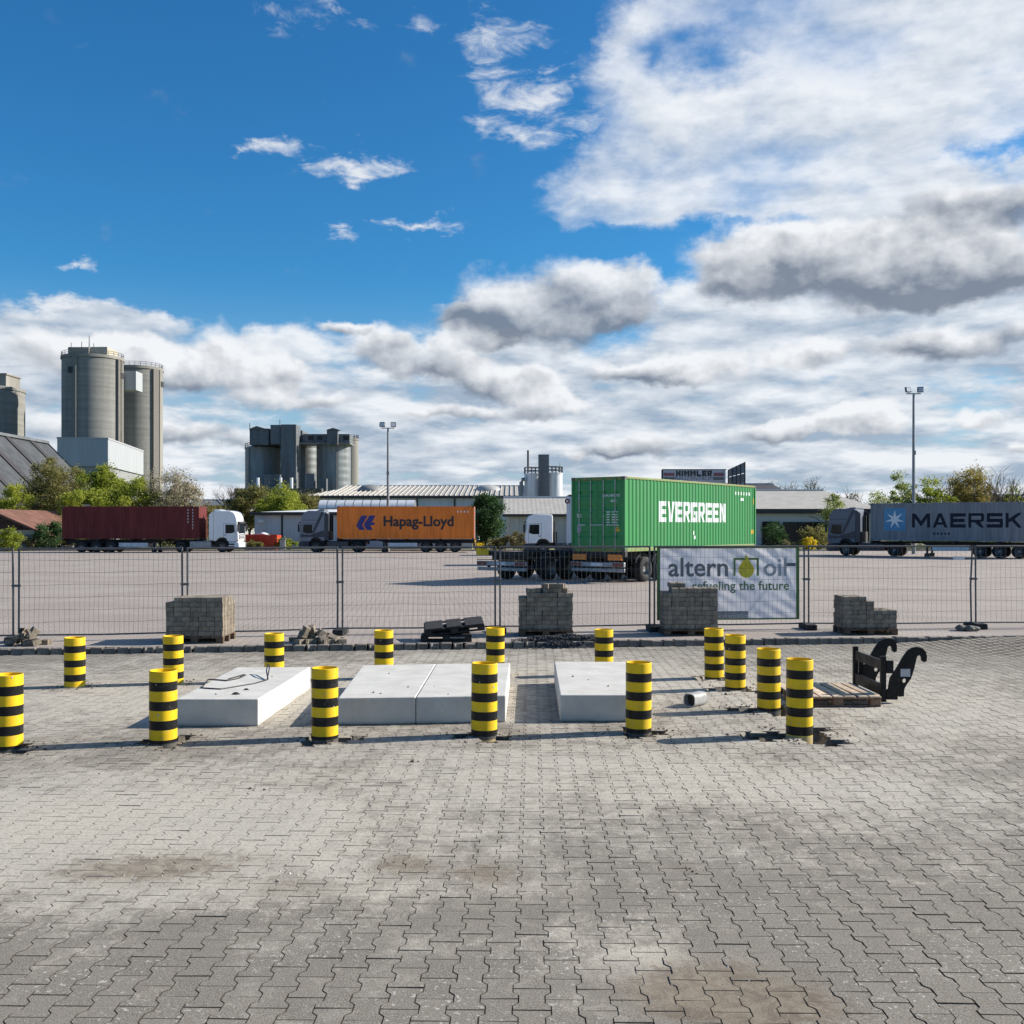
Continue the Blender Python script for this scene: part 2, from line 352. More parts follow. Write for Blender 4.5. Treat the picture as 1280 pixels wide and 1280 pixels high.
def paver_mat(name, far=False, bed=False):
    """concrete block paving: grey stones, pale cement dust, brown earth stains, wear; laid out in ground coordinates"""
    m = bpy.data.materials.new(name); m.use_nodes = True
    nt = m.node_tree; N = NT(nt); b = nt.nodes['Principled BSDF']
    g = N.n('ShaderNodeNewGeometry'); pos = g.outputs['Position']
    x, y, z = N.sep(pos)
    big = N.noise(pos, 0.35, 5, 0.6, 0.5); mid = N.noise(pos, 2.2, 9, 0.72, 0.6); fine = N.noise(pos, 95, 4, 0.75); spk = N.noise(pos, 210, 2, 0.6)
    if far:
        c = N.mix(N.ss(big, 0.35, 0.65), (0.305, 0.262, 0.232), (0.355, 0.31, 0.275))
        c = N.mix(N.ss(mid, 0.5, 0.75, 0, .5), c, (0.30, 0.26, 0.235))
        # faint wheel tracks
        tr = N.noise(N.vec(N.mul(x, 0.04), N.mul(N.add(y, N.mul(x, .15)), 0.55), 0), 1.0, 4, 0.55)
        c = N.mix(N.ss(tr, 0.52, 0.68, 0, .45), c, (0.27, 0.235, 0.215))
        # block joints
        xr = N.add(N.mul(x, 0.99), N.mul(y, 0.09)); yr = N.sub(N.mul(y, 0.99), N.mul(x, 0.09))
        u = N.div(xr, 0.171); v = N.div(yr, 0.245)
        up = N.add(u, N.mul(N.mul(N.m('SINE', N.mul(v, 6.283)), N.m('COSINE', N.mul(u, 3.1416))), 0.16))
        fu = N.m('FRACT', up); ju = N.m('MINIMUM', fu, N.sub(1.0, fu))
        odd = N.m('FRACT', N.mul(N.m('FLOOR', up), 0.5))
        fv = N.m('FRACT', N.add(v, odd)); jv = N.m('MINIMUM', fv, N.sub(1.0, fv))
        j = N.mx(N.ss(ju, 0.07, 0.02), N.ss(jv, 0.05, 0.015))
        c = N.mix(N.mul(j, 0.75), c, (0.10, 0.088, 0.078))
        bmp = N.sub(N.mul(fine, 0.3), j); dist = 0.006
    else:
        rnd = N.n('ShaderNodeObjectInfo').outputs['Random']; isl = g.outputs['Random Per Island']
        r = N.m('FRACT', N.add(rnd, isl))
        c = N.mix(r, (0.142, 0.123, 0.099), (0.185, 0.162, 0.132))
        c = N.mix(N.ss(fine, 0.40, 0.62, 0.0, 0.85), c, (0.285, 0.262, 0.228))
        c = N.mix(N.ss(spk, 0.54, 0.66, 0, .8), c, (0.055, 0.050, 0.044))
        if bed: c = N.mix(N.ss(fine, .35, .65), (0.062, 0.052, 0.040), (0.11, 0.094, 0.074))
        # cement dust trodden over the middle of the yard
        def patch(px, py, rx, ry, a):
            p = gx(px, py); xx = N.div(N.sub(x, p.x), rx); yy = N.div(N.sub(y, p.y), ry)
            return N.mul(N.m('POWER', 2.718, N.mul(N.add(N.mul(xx, xx), N.mul(yy, yy)), -1.0)), a)
        D = [(230, 1050, 2.6, 1.5, .80), (60, 1030, 1.6, 1.6, .6), (500, 960, 3.5, 1.6, .36), (820, 960, 2.6, 1.8, .45), (1160, 890, 3.4, 3.4, .62), (700, 860, 4.5, 2.5, .42),
             (60, 880, 3.5, 3.0, .5), (330, 880, 3.0, 2.0, .45), (1010, 1000, 1.6, 1.2, .35), (830, 1210, .55, .5, .5), (760, 1180, .4, .5, .35), (1100, 1080, 1.0, 0.8, .3), (640, 830, 9, 3.2, .48), (450, 1110, 1.6, .6, .25)]
        s_ = None
        for q in D:
            s_ = patch(*q) if s_ is None else N.add(s_, patch(*q))
        m2 = N.noise(pos, 7.0, 8, 0.75, 0.8)
        dn = N.m('MULTIPLY_ADD', N.sub(mid, 0.5), 1.5, N.mul(s_, 0.9)); dn = N.m('MULTIPLY_ADD', N.sub(big, 0.5), 1.1, dn); dn = N.m('MULTIPLY_ADD', N.sub(fine, .5), .55, dn); dn = N.m('MULTIPLY_ADD', N.sub(m2, .5), 1.3, dn); dn = N.m('MULTIPLY_ADD', N.sub(r, .5), .06, dn)
        crust = N.noise(pos, 34, 6, 0.7, 0.5)
        dust = N.mul(N.ss(dn, 0.06, 0.82, 0.0, 0.93), N.ss(crust, 0.34, 0.56, 0.42, 1.0))
        dcol = N.mix(N.ss(big, .4, .62), (0.49, 0.445, 0.368), (0.455, 0.42, 0.36))
        c = N.mix(N.mul(dust, 0.6) if bed else dust, c, dcol)
        # cement splashes
        spl = N.ss(N.noise(pos, 30, 3, 0.5, 0.6), 0.62, 0.66); reg = N.ss(N.noise(pos, 1.3, 3, .5), .46, .58)
        c = N.mix(N.mul(N.mul(spl, reg), 0.75), c, (0.48, 0.465, 0.43))
        dk = N.mul(N.ss(N.noise(pos, 55, 3, 0.6, 0.3), 0.64, 0.69), N.ss(N.noise(pos, 0.8, 4, .6), .42, .6))
        c = N.mix(N.mul(dk, 0.75), c, (0.07, 0.058, 0.044))
        # brown earth
        E = [(250, 1080, .9, .5, .55), (130, 1090, .7, .4, .5), (340, 1020, .6, .4, .4), (1200, 1060, .6, .4, .4), (890, 1235, .62, .42, .95), (505, 1082, .25, .35, .8), (600, 1092, .3, .3, .75), (850, 1085, .2, .2, .6), (370, 1110, .4, .25, .5), (960, 1260, .5, .25, .6), (680, 1110, .5, .5, .3), (1010, 890, 1.2, .8, .3), (620, 910, .9, .4, .35), (240, 860, .6, .5, .3)]
        e_ = None
        for q in E:
            e_ = patch(*q) if e_ is None else N.add(e_, patch(*q))
        en = N.add(e_, N.mul(N.sub(m2, .5), 1.6)); en = N.add(en, N.mul(N.sub(crust, .5), 1.7))
        c = N.mix(N.ss(en, 0.34, 0.85, 0, .8), c, N.mix(N.ss(m2, .4, .6), (0.235, 0.195, 0.14), (0.135, 0.105, 0.075)))
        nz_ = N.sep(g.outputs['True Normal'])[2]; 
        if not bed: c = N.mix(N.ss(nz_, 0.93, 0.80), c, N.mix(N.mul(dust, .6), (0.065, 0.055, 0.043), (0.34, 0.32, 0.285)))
        bmp = N.add(N.mul(fine, 0.7), N.add(N.mul(m2, 0.6), N.mul(crust, .8))); dist = 0.006
    nt.links.new(c, b.inputs['Base Color']); b.inputs['Roughness'].default_value = 0.88; b.inputs['Specular IOR Level'].default_value = 0.3
    bp = N.n('ShaderNodeBump'); bp.inputs['Strength'].default_value = 0.55; bp.inputs['Distance'].default_value = dist
    nt.links.new(bmp, bp.inputs['Height']); nt.links.new(bp.outputs[0], b.inputs['Normal'])
    return m

def leaf_mat(name, c1, c2, trans=0.35):
    m = bpy.data.materials.new(name); m.use_nodes = True
    nt = m.node_tree; N = NT(nt); b = nt.nodes['Principled BSDF']
    g = N.n('ShaderNodeNewGeometry')
    n1 = N.noise(g.outputs['Position'], 0.9, 3, 0.6)
    f = N.add(N.mul(N.ss(n1, .3, .7), 0.6), N.mul(g.outputs['Random Per Island'], 0.4))
    c = N.mix(f, c1, c2)
    nt.links.new(c, b.inputs['Base Color']); b.inputs['Roughness'].default_value = 0.6; b.inputs['Specular IOR Level'].default_value = 0.25
    t = N.n('ShaderNodeBsdfTranslucent'); nt.links.new(c, t.inputs[0])
    ms = N.n('ShaderNodeMixShader'); ms.inputs[0].default_value = trans
    nt.links.new(b.outputs[0], ms.inputs[1]); nt.links.new(t.outputs[0], ms.inputs[2])
    nt.links.new(ms.outputs[0], nt.nodes['Material Output'].inputs[0])
    return m

# =================================================================== THE GROUND
LOT = 0.11                                    # the old lot lies a paver's height above the new paving
def step_y(x): return 21.0 + 0.112*(x-0.5)     # line of the step between both
def nz(x, y):                                  # height of the new paving: ramps up to the lot at the right
    a = min(max((x-7.6)/3.2, 0), 1); b_ = min(max((y-(step_y(x)-3.0))/3.0, 0), 1)
    a = a*a*(3-2*a); b_ = b_*b_*(3-2*b_); return LOT*a*b_
BOLL = [  # photo: centre x, base y, top y, deep hole size, label
    (10, 939, 843, .20), (204, 931, 838, .26), (406, 926, 835, .24), (605, 922, 829, .24), (798, 918, 828, .22),
    (999, 922, 824, .46), (961, 890, 811, .34), (919, 863, 794, .30), (893, 849, 786, .24),
    (93.5, 860, 797, .18), (217, 856, 795, .18), (343, 853, 792, .14), (480, 849, 788, .14), (619, 845, 785, .14), (755, 845, 787, .14)]
BR = 0.155
BXY = []
for (px, by, ty, hole) in BOLL:
    p = gx(px, by); yc = p.y + BR*0.85; BXY.append((X(px, yc), yc, hole))
def in_hole(x, y, m=0.0):
    for (bx, by, h) in BXY:
        if h < .2: continue
        dx_, dy_ = x-bx, y-by
        r = BR + h*(0.55 + 0.45*math.sin(3*math.atan2(dy_, dx_)+bx*5)) + m
        if h > .3: dx_ = dx_*0.8
        if dx_*dx_+dy_*dy_ < r*r: return True
    return False

M_PAV = paver_mat('paver_concrete'); M_LOT = paver_mat('lot_paving_blocks', True)
M_BED = paver_mat('sand_bed', bed=True)
M_SOIL = mat('dark_soil', (0.085, 0.066, 0.05), 0.95, 0.35, 14, bump=.8, bscale=50)
M_GRASS = mat('verge_grass', (0.10, 0.13, 0.045), 0.95, 0.4, 3, bump=.6, bscale=20, col2=(0.16, 0.13, 0.07))

g = MB().quad((-4000, -400, -0.6), (4000, -400, -0.6), (4000, 4500, -0.6), (-4000, 4500, -0.6)).build('ground', M_GRASS); tag(g, kind='structure')

# sand bed under the pavers, sunk where pavers are missing around the posts
def bed():
    xs = np.arange(-17, 18.01, 0.125); v = []; f = []
    ys = np.arange(2.5, 24.3, 0.125)
    for y in ys:
        for x in xs:
            yy = min(y, step_y(x)+0.12); h = -0.007 + nz(x, yy)
            if in_hole(x, yy, -0.02): h = -0.15 + 0.03*math.sin(x*31+yy*17)
            v.append((x, yy, h))
    nx = len(xs)
    for j in range(len(ys)-1):
        for i in range(nx-1):
            if v[(j)*nx+i][1] >= step_y(v[j*nx+i][0])+0.119: continue
            f.append((j*nx+i, j*nx+i+1, (j+1)*nx+i+1, (j+1)*nx+i))
    b = MB(); b.v = v; b.f = f
    return b
tag(bed().build('paving_bed', M_BED), kind='structure')

# double-T pavers
PP, PL, GAP = 0.171, 0.245, 0.0038
ROT = R(-1.1)
def paver_top(pp=PP, pl=PL, gap=GAP, wave=0.18):
    wh, ww = pp*(1+wave)/2-gap/2, pp*(1-wave)/2-gap/2
    hl = pl/2-gap/2; a, c = pl/4+pl*.07, pl/4-pl*.07
    half = [(wh, -hl), (wh, -a), (ww, -c), (ww, c), (wh, a), (wh, hl)]
    return half + [(-x, y) for x, y in reversed(half)]
def paver_geo(mb, ox, oy, oz, rot, top, th, cham=0.0025, tilt=(0, 0)):
    n = len(top); vs = []
    cr, sr = math.cos(rot), math.sin(rot)
    for k, (zz, sh) in enumerate(((0, cham), (-cham*.8, 0), (-th, 0))):
        for (x, y) in top:
            xx = x - math.copysign(sh, x); yy = y - math.copysign(sh, y) if abs(abs(y)-abs(top[0][1])) < 1e-6 else y
            vs.append((ox+xx*cr-yy*sr, oy+xx*sr+yy*cr, oz+zz+tilt[0]*xx+tilt[1]*yy))
    fs = [(0, 1, 2, 9, 10, 11), (2, 3, 8, 9), (3, 4, 5, 6, 7, 8)]
    for k in range(2):
        fs += [(k*n+i, (k+1)*n+i, (k+1)*n+(i+1) % n, k*n+(i+1) % n) for i in range(n)]
    mb.raw(vs, fs)
TOP = paver_top()
yard = bpy.data.objects.new('paved_yard', None); COL.objects.link(yard); tag(yard, kind='structure')
cells = []
cr, sr = math.cos(ROT), math.sin(ROT)
for i in range(-110, 111):
    for j in range(0, 110):
        lx, ly = i*PP, 3.2 + (j + (0.5 if i % 2 else 0))*PL
        x, y = lx*cr-ly*sr, lx*sr+ly*cr
        if y > step_y(x)-0.10 or abs(x) > 0.60*y+1.6: continue
        if in_hole(x, y): continue
        cells.append((x, y))
def vis(c):        # in frame?
    return abs(c[0]) < 0.5*c[1]+0.05 and c[1] > 5.08
near = sorted([c for c in cells if vis(c)], key=lambda c: c[1])[:300]
nearset = set(near)
pm = MB(); paver_geo(pm, 0, 0, 0, 0, TOP, 0.05); pme = pm.mesh('paver', M_PAV)
for (x, y) in near:
    o = link('paver', pme, yard); o.location = (x, y, nz(x, y)+random.gauss(0, .0012))
    o.rotation_euler = (random.gauss(0, .006), random.gauss(0, .006), ROT+random.gauss(0, .006))
fm = MB()
for c in cells:
    if c in nearset: continue
    paver_geo(fm, c[0], c[1], nz(*c)+random.gauss(0, .0009), ROT+random.gauss(0, .007), TOP, 0.05, tilt=(random.gauss(0, .007), random.gauss(0, .007)))
me = bpy.data.meshes.new('paver_field'); me.from_pydata(fm.v, [], fm.f); me.materials.append(M_PAV)
tag(link('paver_field', me, yard), kind='stuff')

# the old lot: one sheet, its edge a row of pavers showing their dark ends
def lot():
    b = MB(); xs = np.linspace(-150, 150, 121); vs = []
    for x in xs: vs.append((x, max(step_y(x), 4)+0.10, LOT))
    for x in xs: vs.append((x, 97.0, LOT))
    n = len(xs); b.raw(vs, [(i, i+1, n+i+1, n+i) for i in range(n-1)]); return b
tag(lot().build('lot_paving', M_LOT), kind='structure')
edge = bpy.data.objects.new('paving_edge', None); COL.objects.link(edge); tag(edge, kind='structure')
M_EDGE = mat('edge_paver', (0.20, 0.18, 0.155), .9, .25, 12, bump=.4, obj=True)
em = MB(); paver_geo(em, 0, 0, 0, 0, paver_top(0.20, 0.20, .012, .16), 0.125, .006); eme = em.mesh('edge_paver', M_EDGE)
x = -14.5
while x < 10.9:
    o = link('paver', eme, edge); o.location = (x, step_y(x)+random.gauss(0, .012), LOT+0.006+random.gauss(0, .006))
    o.rotation_euler = (random.gauss(0, .03), random.gauss(0, .03), .112+random.gauss(0, .05) + (math.pi/2 if random.random() < .12 else 0))
    x += 0.232 + random.random()*0.022

verge = MB().quad((-150, 96.9, .10), (150, 96.9, .10), (150, 420, .10), (-150, 420, .10)).build('verge', M_GRASS); tag(verge, kind='structure')
kb = MB().bx(-150, 150, 96.6, 96.9, -.1, .22).build('kerb', mat('kerb_concrete', (.33, .31, .28), .9, .2, 3)); tag(kb, kind='structure')

# loose crumbs of earth and mortar on the paving
def crumbs(name, spots, m, label, cat):
    b = MB()
    for (x, y, z, s) in spots:
        n = 5; vs = []
        ph = random.random()*6
        for k in range(n): vs.append((x+s*math.cos(ph+k*1.2566)*random.uniform(.6, 1.1), y+s*math.sin(ph+k*1.2566)*random.uniform(.6, 1.1), z))
        vs.append((x+random.uniform(-.3, .3)*s, y+random.uniform(-.3, .3)*s, z+s*random.uniform(.5, 1.1)))
        b.raw(vs, [(k, (k+1) % n, n) for k in range(n)])
    o = b.build(name, m); return tag(o, label, cat, kind='stuff')
sp = []
def spot(px, py, n, sx, sy, s0, s1):
    p = gx(px, py)
    for _ in range(n):
        x, y = p.x+random.gauss(0, sx), p.y+random.gauss(0, sy)
        if y < step_y(x)-.1: sp.append((x, y, nz(x, y)-.002, random.uniform(s0, s1)*random.random()**.6))
for q in [(870, 1085, 22, .14, .12, .006, .022), (505, 1085, 16, .18, .22, .005, .018), (600, 1090, 16, .22, .16, .005, .016), (440, 1100, 30, .35, .2, .005, .02), (960, 1215, 34, .25, .18, .004, .013), (905, 1240, 60, .25, .22, .003, .008),
          (930, 1115, 14, .12, .1, .004, .012), (1060, 1190, 8, .3, .2, .006, .015), (525, 952, 5, .1, .08, .02, .05), (320, 988, 5, .06, .06, .015, .035), (1080, 960, 10, .5, .4, .01, .02), (640, 1000, 90, 3.5, 1.8, .004, .014), (640, 1130, 90, 2.4, .8, .003, .009), (300, 890, 40, 2.5, 1, .005, .02), (1060, 900, 60, .8, .5, .004, .014), (1040, 930, 30, .5, .25, .005, .018)]: spot(*q)
for (bx, by, h) in BXY:
    for _ in range(int(30+h*160)):
        a = random.random()*6.28; r = BR+random.random()**1.5*(h+.12)
        x, y = bx+r*math.cos(a)*1.2, by+r*math.sin(a)
        sp.append((x, y, nz(x, y)-(.13 if in_hole(x, y, -.03) else .003), random.uniform(.008, .03)))
for (px, py) in ((510, 859), (543, 858), (467, 866), (560, 868), (590, 850), (735, 850), (760, 858), (716, 846), (486, 842), (270, 868), (340, 846), (476, 867)):
    p = gx(px, py, .34); sp.append((p.x, p.y, .3395, random.uniform(.012, .028)))
crumbs('earth_crumbs', sp, M_SOIL, 'loose brown earth crumbs scattered over the block paving', 'earth')

sp = []
for q in [(300, 1092, 90, .55, .10, .004, .016), (120, 1070, 90, .8, .35, .004, .014), (420, 1112, 40, .4, .15, .004, .014), (250, 1050, 70, .8, .5, .004, .012), (620, 1160, 14, .2, .08, .004, .012), (960, 1220, 20, .25, .15, .004, .012), (60, 900, 40, 1.0, .4, .006, .02), (1080, 980, 40, 1.2, .5, .004, .014), (760, 1200, 30, .4, .3, .003, .009)]: spot(*q)
crumbs('mortar_crumbs', sp, mat('pale_mortar', (.46, .43, .375), .95, .2, 20), 'pale crumbs of dried mortar scattered over the block paving', 'mortar')

# =================================================================== BOLLARDS
def bollard_mat():
    m = bpy.data.materials.new('bollard_bands'); m.use_nodes = True
    nt = m.node_tree; N = NT(nt); b = nt.nodes['Principled BSDF']
    return m
M_YEL = mat('yellow_paint', (0.80, 0.53, 0.008), 0.55, 0.05, 4, spec=.3, col2=(0.70, 0.44, 0.010))
M_BLK = mat('black_band', (0.007, 0.007, 0.008), 0.42, 0.2, 8, spec=.22, col2=(0.012, 0.0115, 0.011))
worn(M_YEL, (.40, .33, .19), .52, .80, .7, 9, foot=.03); worn(M_BLK, (.13, .122, .108), .52, .80, .6, 11, foot=.02)
M_SPL = mat('mortar_splash', (0.5, 0.48, 0.45), .9, .1)
BL = ['yellow and black striped steel post cut by the left edge, front row', 'striped steel post in front of the leftmost slab, cement spots on its black bands',
      'striped steel post standing left of the front corner of the double slab', 'striped steel post in front of the right end of the double concrete slab', 'striped steel post in front of the rightmost concrete slab',
      'striped steel post in the deepest hole, beside the wooden pallet, largest of the right row', 'striped steel post second from the front in the slanting right row', 'striped steel post third from the front in the slanting right row', 'striped steel post farthest back in the slanting right row, below the banner',
      'striped steel post in the back row, leftmost, standing alone', 'striped post in the back row, half hidden behind a front post by the left slab', 'striped post in the back row behind the left slab, beside the loose pavers', 'striped post in the back row behind the double slab, left of the skids', 'striped steel post in the back row right of the dark skids', 'striped post in the back row behind the rightmost slab, beside the gravel']
for k, ((px, by, ty, hole), lab) in enumerate(zip(BOLL, BL)):
    x, y, h = BXY[k]
    ztop = Z(ty, y) + 0.005; zb = -0.17 if h >= .2 else nz(x, y)-.02
    t = thing('striped_bollard', lab, 'bollard', (x, y, zb), random.random()*6, 'yellow and black bollards round the slabs'); t.rotation_euler = (random.gauss(0, .006), random.gauss(0, .006), t.rotation_euler.z)
    H = ztop-zb
    # pipe with rolled rim and a lid set just inside
    zz = H; first = True; i = 0
    r = BR
    while zz > 0:
        hgt = (0.122 if first else 0.116) if i % 2 == 0 else 0.105
        z0 = max(0, zz-hgt)
        if first: prof = [(0.0, zz-.045), (r-.014, zz-.045), (r-.012, zz-.002), (r-.006, zz), (r, zz-.006), (r, z0)]
        else: prof = [(r+(0.0012 if i % 2 else 0), zz), (r+(0.0012 if i % 2 else 0), z0)]
        MB().lathe(prof, n=40).build('yellow_band' if i % 2 == 0 else 'black_band', M_YEL if i % 2 == 0 else M_BLK, t, smooth=40)
        first = False; zz = z0; i += 1
    # cement splashes
    b = MB(); cnt = 22 if k in (1, 3) else 6
    for _ in range(cnt):
        a = random.random()*6.28; q = random.uniform(.15, .98)*H; s = random.uniform(.002, .007) if random.random() < .8 else random.uniform(.006, .012)
        c = Vector((math.cos(a), math.sin(a), 0)); tv = Vector((-math.sin(a), math.cos(a), 0)); p = c*(r+.003)+Vector((0, 0, q))
        n = 6; b.raw([p+(tv*math.cos(j*math.pi/3)+Vector((0, 0, 1))*math.sin(j*math.pi/3)*1.3)*s for j in range(n)], [tuple(range(n))])
    tag(b.build('cement_spots', M_SPL, t), kind='stuff')

# =================================================================== CONCRETE SLABS
M_SLAB = mat('fresh_concrete', (0.54, 0.525, 0.485), .85, .07, 2.5, bump=.25, bscale=45, col2=(0.47, 0.455, 0.42))
worn(M_SLAB, (.30, .285, .25), .55, .78, .5, 1.6, foot=.05, pores=38)
def slab(label, pts, h=.34):
    t = MB()
    vs = [(p[0], p[1], z) for z in (0.0, h) for p in pts]
    t.raw(vs, [(3, 2, 1, 0), (4, 5, 6, 7)]+[(i, (i+1) % 4, 4+(i+1) % 4, 4+i) for i in range(4)])
    o = t.build('concrete_slab', M_SLAB, None, bevel=.014, seg=3)
    return tag(o, label, 'slab', 'pale concrete slabs')
slab('leftmost pale concrete slab with a wire lying on it', [(-4.18, 12.75), (-3.16, 12.75), (-3.08, 15.65), (-4.20, 15.62)])
slab('pale concrete slab, left half of the pair pushed together', [(-2.18, 12.83), (-1.216, 12.90), (-1.19, 16.0), (-2.31, 15.85)])
slab('pale concrete slab, right half of the pair pushed together', [(-1.208, 12.90), (-0.08, 13.02), (-0.03, 16.1), (-1.182, 16.0)])
slab('rightmost pale concrete slab, separate from the pair', [(0.615, 13.06), (1.72, 13.06), (1.80, 16.25), (0.67, 16.25)])
M_WIRE = mat('black_wire', (0.02, 0.02, 0.022), .5, .1)
ZS = .349
def wp(px, py, up=0.0):
    p = gx(px, py, .34); return (p.x, p.y, ZS+up)
w = MB()
w.tube([wp(306, 836.5+10, .02), wp(300, 848), wp(292, 850), wp(284, 851.5), wp(286, 849.5), wp(296, 846.5), wp(304, 845, .01), wp(307, 846.5, .02)], .010, 6)
w.tube([wp(284, 851.5), wp(272, 850.5), wp(260, 850), wp(256, 856), wp(252, 860.5), wp(266, 861.5), wp(276, 862), wp(300, 858), wp(318, 855), wp(334, 850.5), wp(337, 843, .10), wp(335, 842, .13), wp(333, 846, .08), wp(335, 850.5, .01)], .009, 6)
tag(w.build('wire', M_WIRE, None, smooth=60), 'looped black wire lying on the leftmost concrete slab', 'wire')
for (px, py, s, lb) in ((295, 868, .03, 'larger dark lump of earth on the leftmost slab'), (308, 862.5, .02, 'smaller dark lump of earth on the leftmost slab')):
    b = MB(); p = wp(px, py); 
    b.raw([(p[0]+s*2*math.cos(k), p[1]+s*1.1*math.sin(k), ZS-.006) for k in range(6)]+[(p[0]+s*.4, p[1], ZS+s*.8), (p[0]-s, p[1], ZS+s*.6)], [(0, 1, 6), (1, 2, 6), (2, 7, 6), (2, 3, 7), (3, 4, 7), (4, 5, 7), (5, 6, 7), (5, 0, 6)])
    tag(b.build('earth_lump', M_SOIL), lb, 'earth lump')

# =================================================================== FENCE
M_GALV = mat('galvanised_tube', (0.13, 0.13, 0.135), .45, .15, 5, metal=.6)
M_RUB = mat('rubber_foot', (0.035, 0.034, 0.034), .9, .3, 12, bump=.5)
PXS = [-190, 20, 231, 425, 622, 815, 1008, 1217, 1430]
DS = [20.7, 21.1, 21.7, 22.55, 23.0, 23.35, 23.7, 23.9, 24.3]
POST = [(X(p, d), d) for p, d in zip(PXS, DS)]
def fence_panel(a, b, label, lean=0.0, sag=0.0):
    """steel mesh panel between two posts"""
    A = Vector((a[0], a[1], LOT)); B = Vector((b[0], b[1], LOT)); u = (B-A).normalized()
    A += u*.055; B -= u*.055; L = (B-A).length
    nrm = Vector((-u.y, u.x, 0))
    rz = math.atan2(u.y, u.x)
    t = thing('site_fence', label, 'fence', A, rz, 'mesh panels of the site fence')
    t.rotation_euler = (lean, 0, rz)
    H0, H1 = .13, 1.93
    f = MB(); r = .021
    f.tube([(0, 0, .02), (0, 0, 1.0), (0.0, 0, H1)], r, 8).build('post', M_GALV, t, smooth=50)
    MB().tube([(L, 0, .02), (L-.01*sag, 0, 1.0), (L+.02*sag, 0, H1)], r, 8).build('post', M_GALV, t, smooth=50)
    MB().tube([(r, 0, H1-.02), (L-r, 0, H1-.02)], r, 8).build('top_rail', M_GALV, t, smooth=50)
    MB().tube([(r, 0, H0), (L/2, 0, H0-.015), (L-r, 0, H0)], r*.8, 8).build('bottom_rail', M_GALV, t, smooth=50)
    wv = MB(); wr = .0023
    nv = 33
    ph = random.random()*6
    for i in range(1, nv):
        x = L*i/nv
        o = [(x+.012*math.sin(q*5+i*.6+ph), .008*math.sin(q*7+i), H0+(H1-.02-H0)*q/4) for q in range(5)]
        wv.tube(o, wr, 4)
    for k in range(1, 7):
        z = H0+(H1-H0)*k/7
        wv.tube([(L*q/8, .012*math.sin(q*2.2+k+ph), z+.012*math.sin(q*1.3+k*2+ph)) for q in range(9)], wr*1.15, 4)
    wv.build('wire_mesh', M_GALV, t)
    return t
FL = ['leftmost mesh fence panel, cut by the left edge', 'mesh fence panel in front of the rear of the maroon container truck', 'mesh fence panel between the left paver stack and the heap of loose pavers', 'mesh fence panel in front of the orange container, left of the black skids', 'mesh fence panel in front of the parked trailers, behind the second paver stack',
      'mesh fence panel carrying the white banner', 'mesh fence panel right of the banner, with a small white plate', 'rightmost mesh fence panel, cut by the right edge']
FP = []
for i in range(8):
    FP.append(fence_panel(POST[i], POST[i+1], FL[i], R(random.uniform(-.6, .6)), (1.6 if i in (6,) else random.uniform(-.5, .5))))
WHERE = ['beyond the left edge', 'at the left edge behind the small paver heap', 'behind the left paver stack', 'behind the long paver heap', 'left of the second paver stack', 'left of the banner', 'right of the banner', 'at the right, with stones beside it', 'beyond the right edge']
for i, p in enumerate(POST):
    if i in (0, 8): continue
    b = MB(); rz = .06+random.gauss(0, .1)
    t = thing('ballast_block', 'black rubber block holding the fence '+WHERE[i], 'ballast block', (p[0]+.02, p[1]-.04, LOT), rz+R(90), 'foot blocks of the site fence')
    prof = [(-.34, .002), (.34, .002), (.345, .05), (.33, .125), (.12, .135), (-.12, .135), (-.33, .125), (-.345, .05)]
    b.prism(prof, -.12, .12); b.build('block', M_RUB, t, bevel=.012)
    MB().bx(-.3465, -.3455, -.08, .08, .06, .09).build('grip', M_RUB, t)
    MB().box((-.055, 0.0, 1.15), (.17, .060, .05)).build('clamp', M_GALV, FP[i], bevel=.008)
MW = mat('white_plate', (.7, .71, .72), .5, .05)
p = at(1198, 697.5, 23.86); o = MB().box((0, -.03, 0), (.27, .006, .075)).build('notice_plate', MW); o.location = p; tag(o, 'small blank white plate on the mesh fence right of the banner', 'plate')
M_ST = mat('grey_stone', (.17, .16, .145), .9, .25, 10, bump=.6)
def stone(px, py, s, lab):
    b = bmesh.new(); bmesh.ops.create_icosphere(b, subdivisions=2, radius=s)
    for v in b.verts:
        v.co = Vector((v.co.x*1.25, v.co.y, v.co.z*.62))*(1+.22*math.sin(v.co.x*30+py)+.15*math.sin(v.co.y*41+px))
    me = bpy.data.meshes.new('stone'); b.to_mesh(me); b.free(); me.materials.append(M_ST)
    o = link('loose_stone', me); p = gx(px, py, LOT); o.location = (p.x, p.y, LOT+s*.45); tag(o, lab, 'stone')
stone(1203, 788.5, .13, 'grey stone lying left of the rightmost fence foot, outer one'); stone(1215, 789, .12, 'grey stone touching the rightmost fence foot')

# ---- banner
M_BAN = leaf_mat('banner_vinyl', (0.88, 0.88, 0.90), (0.90, 0.90, 0.92), .6)
M_BGR = mat('banner_green', (0.11, 0.22, 0.07), .55, .1, 3)
M_GRY = mat('banner_grey', (0.19, 0.20, 0.21), .55, .05); M_GRY2 = mat('banner_light_grey', (0.42, 0.43, 0.44), .55, .05)
M_DROP = mat('banner_yellow', (0.72, 0.58, 0.03), .5, .08); M_BAND = mat('banner_band_grey', (0.33, 0.35, 0.36), .55, .1)
M_TXG = mat('banner_text_green', (0.14, 0.22, 0.09), .55, .05)
pa, pb = Vector((POST[5][0], POST[5][1], LOT)), Vector((POST[6][0], POST[6][1], LOT))
u = (pb-pa).normalized()
ban = thing('banner', 'white vinyl banner with green border, grey lettering and yellow drop, hung on the mesh fence', 'banner', pa+u*.13, math.atan2(u.y, u.x))
BW, BH = 3.36, 1.68; BZ0, YB = .22, .045
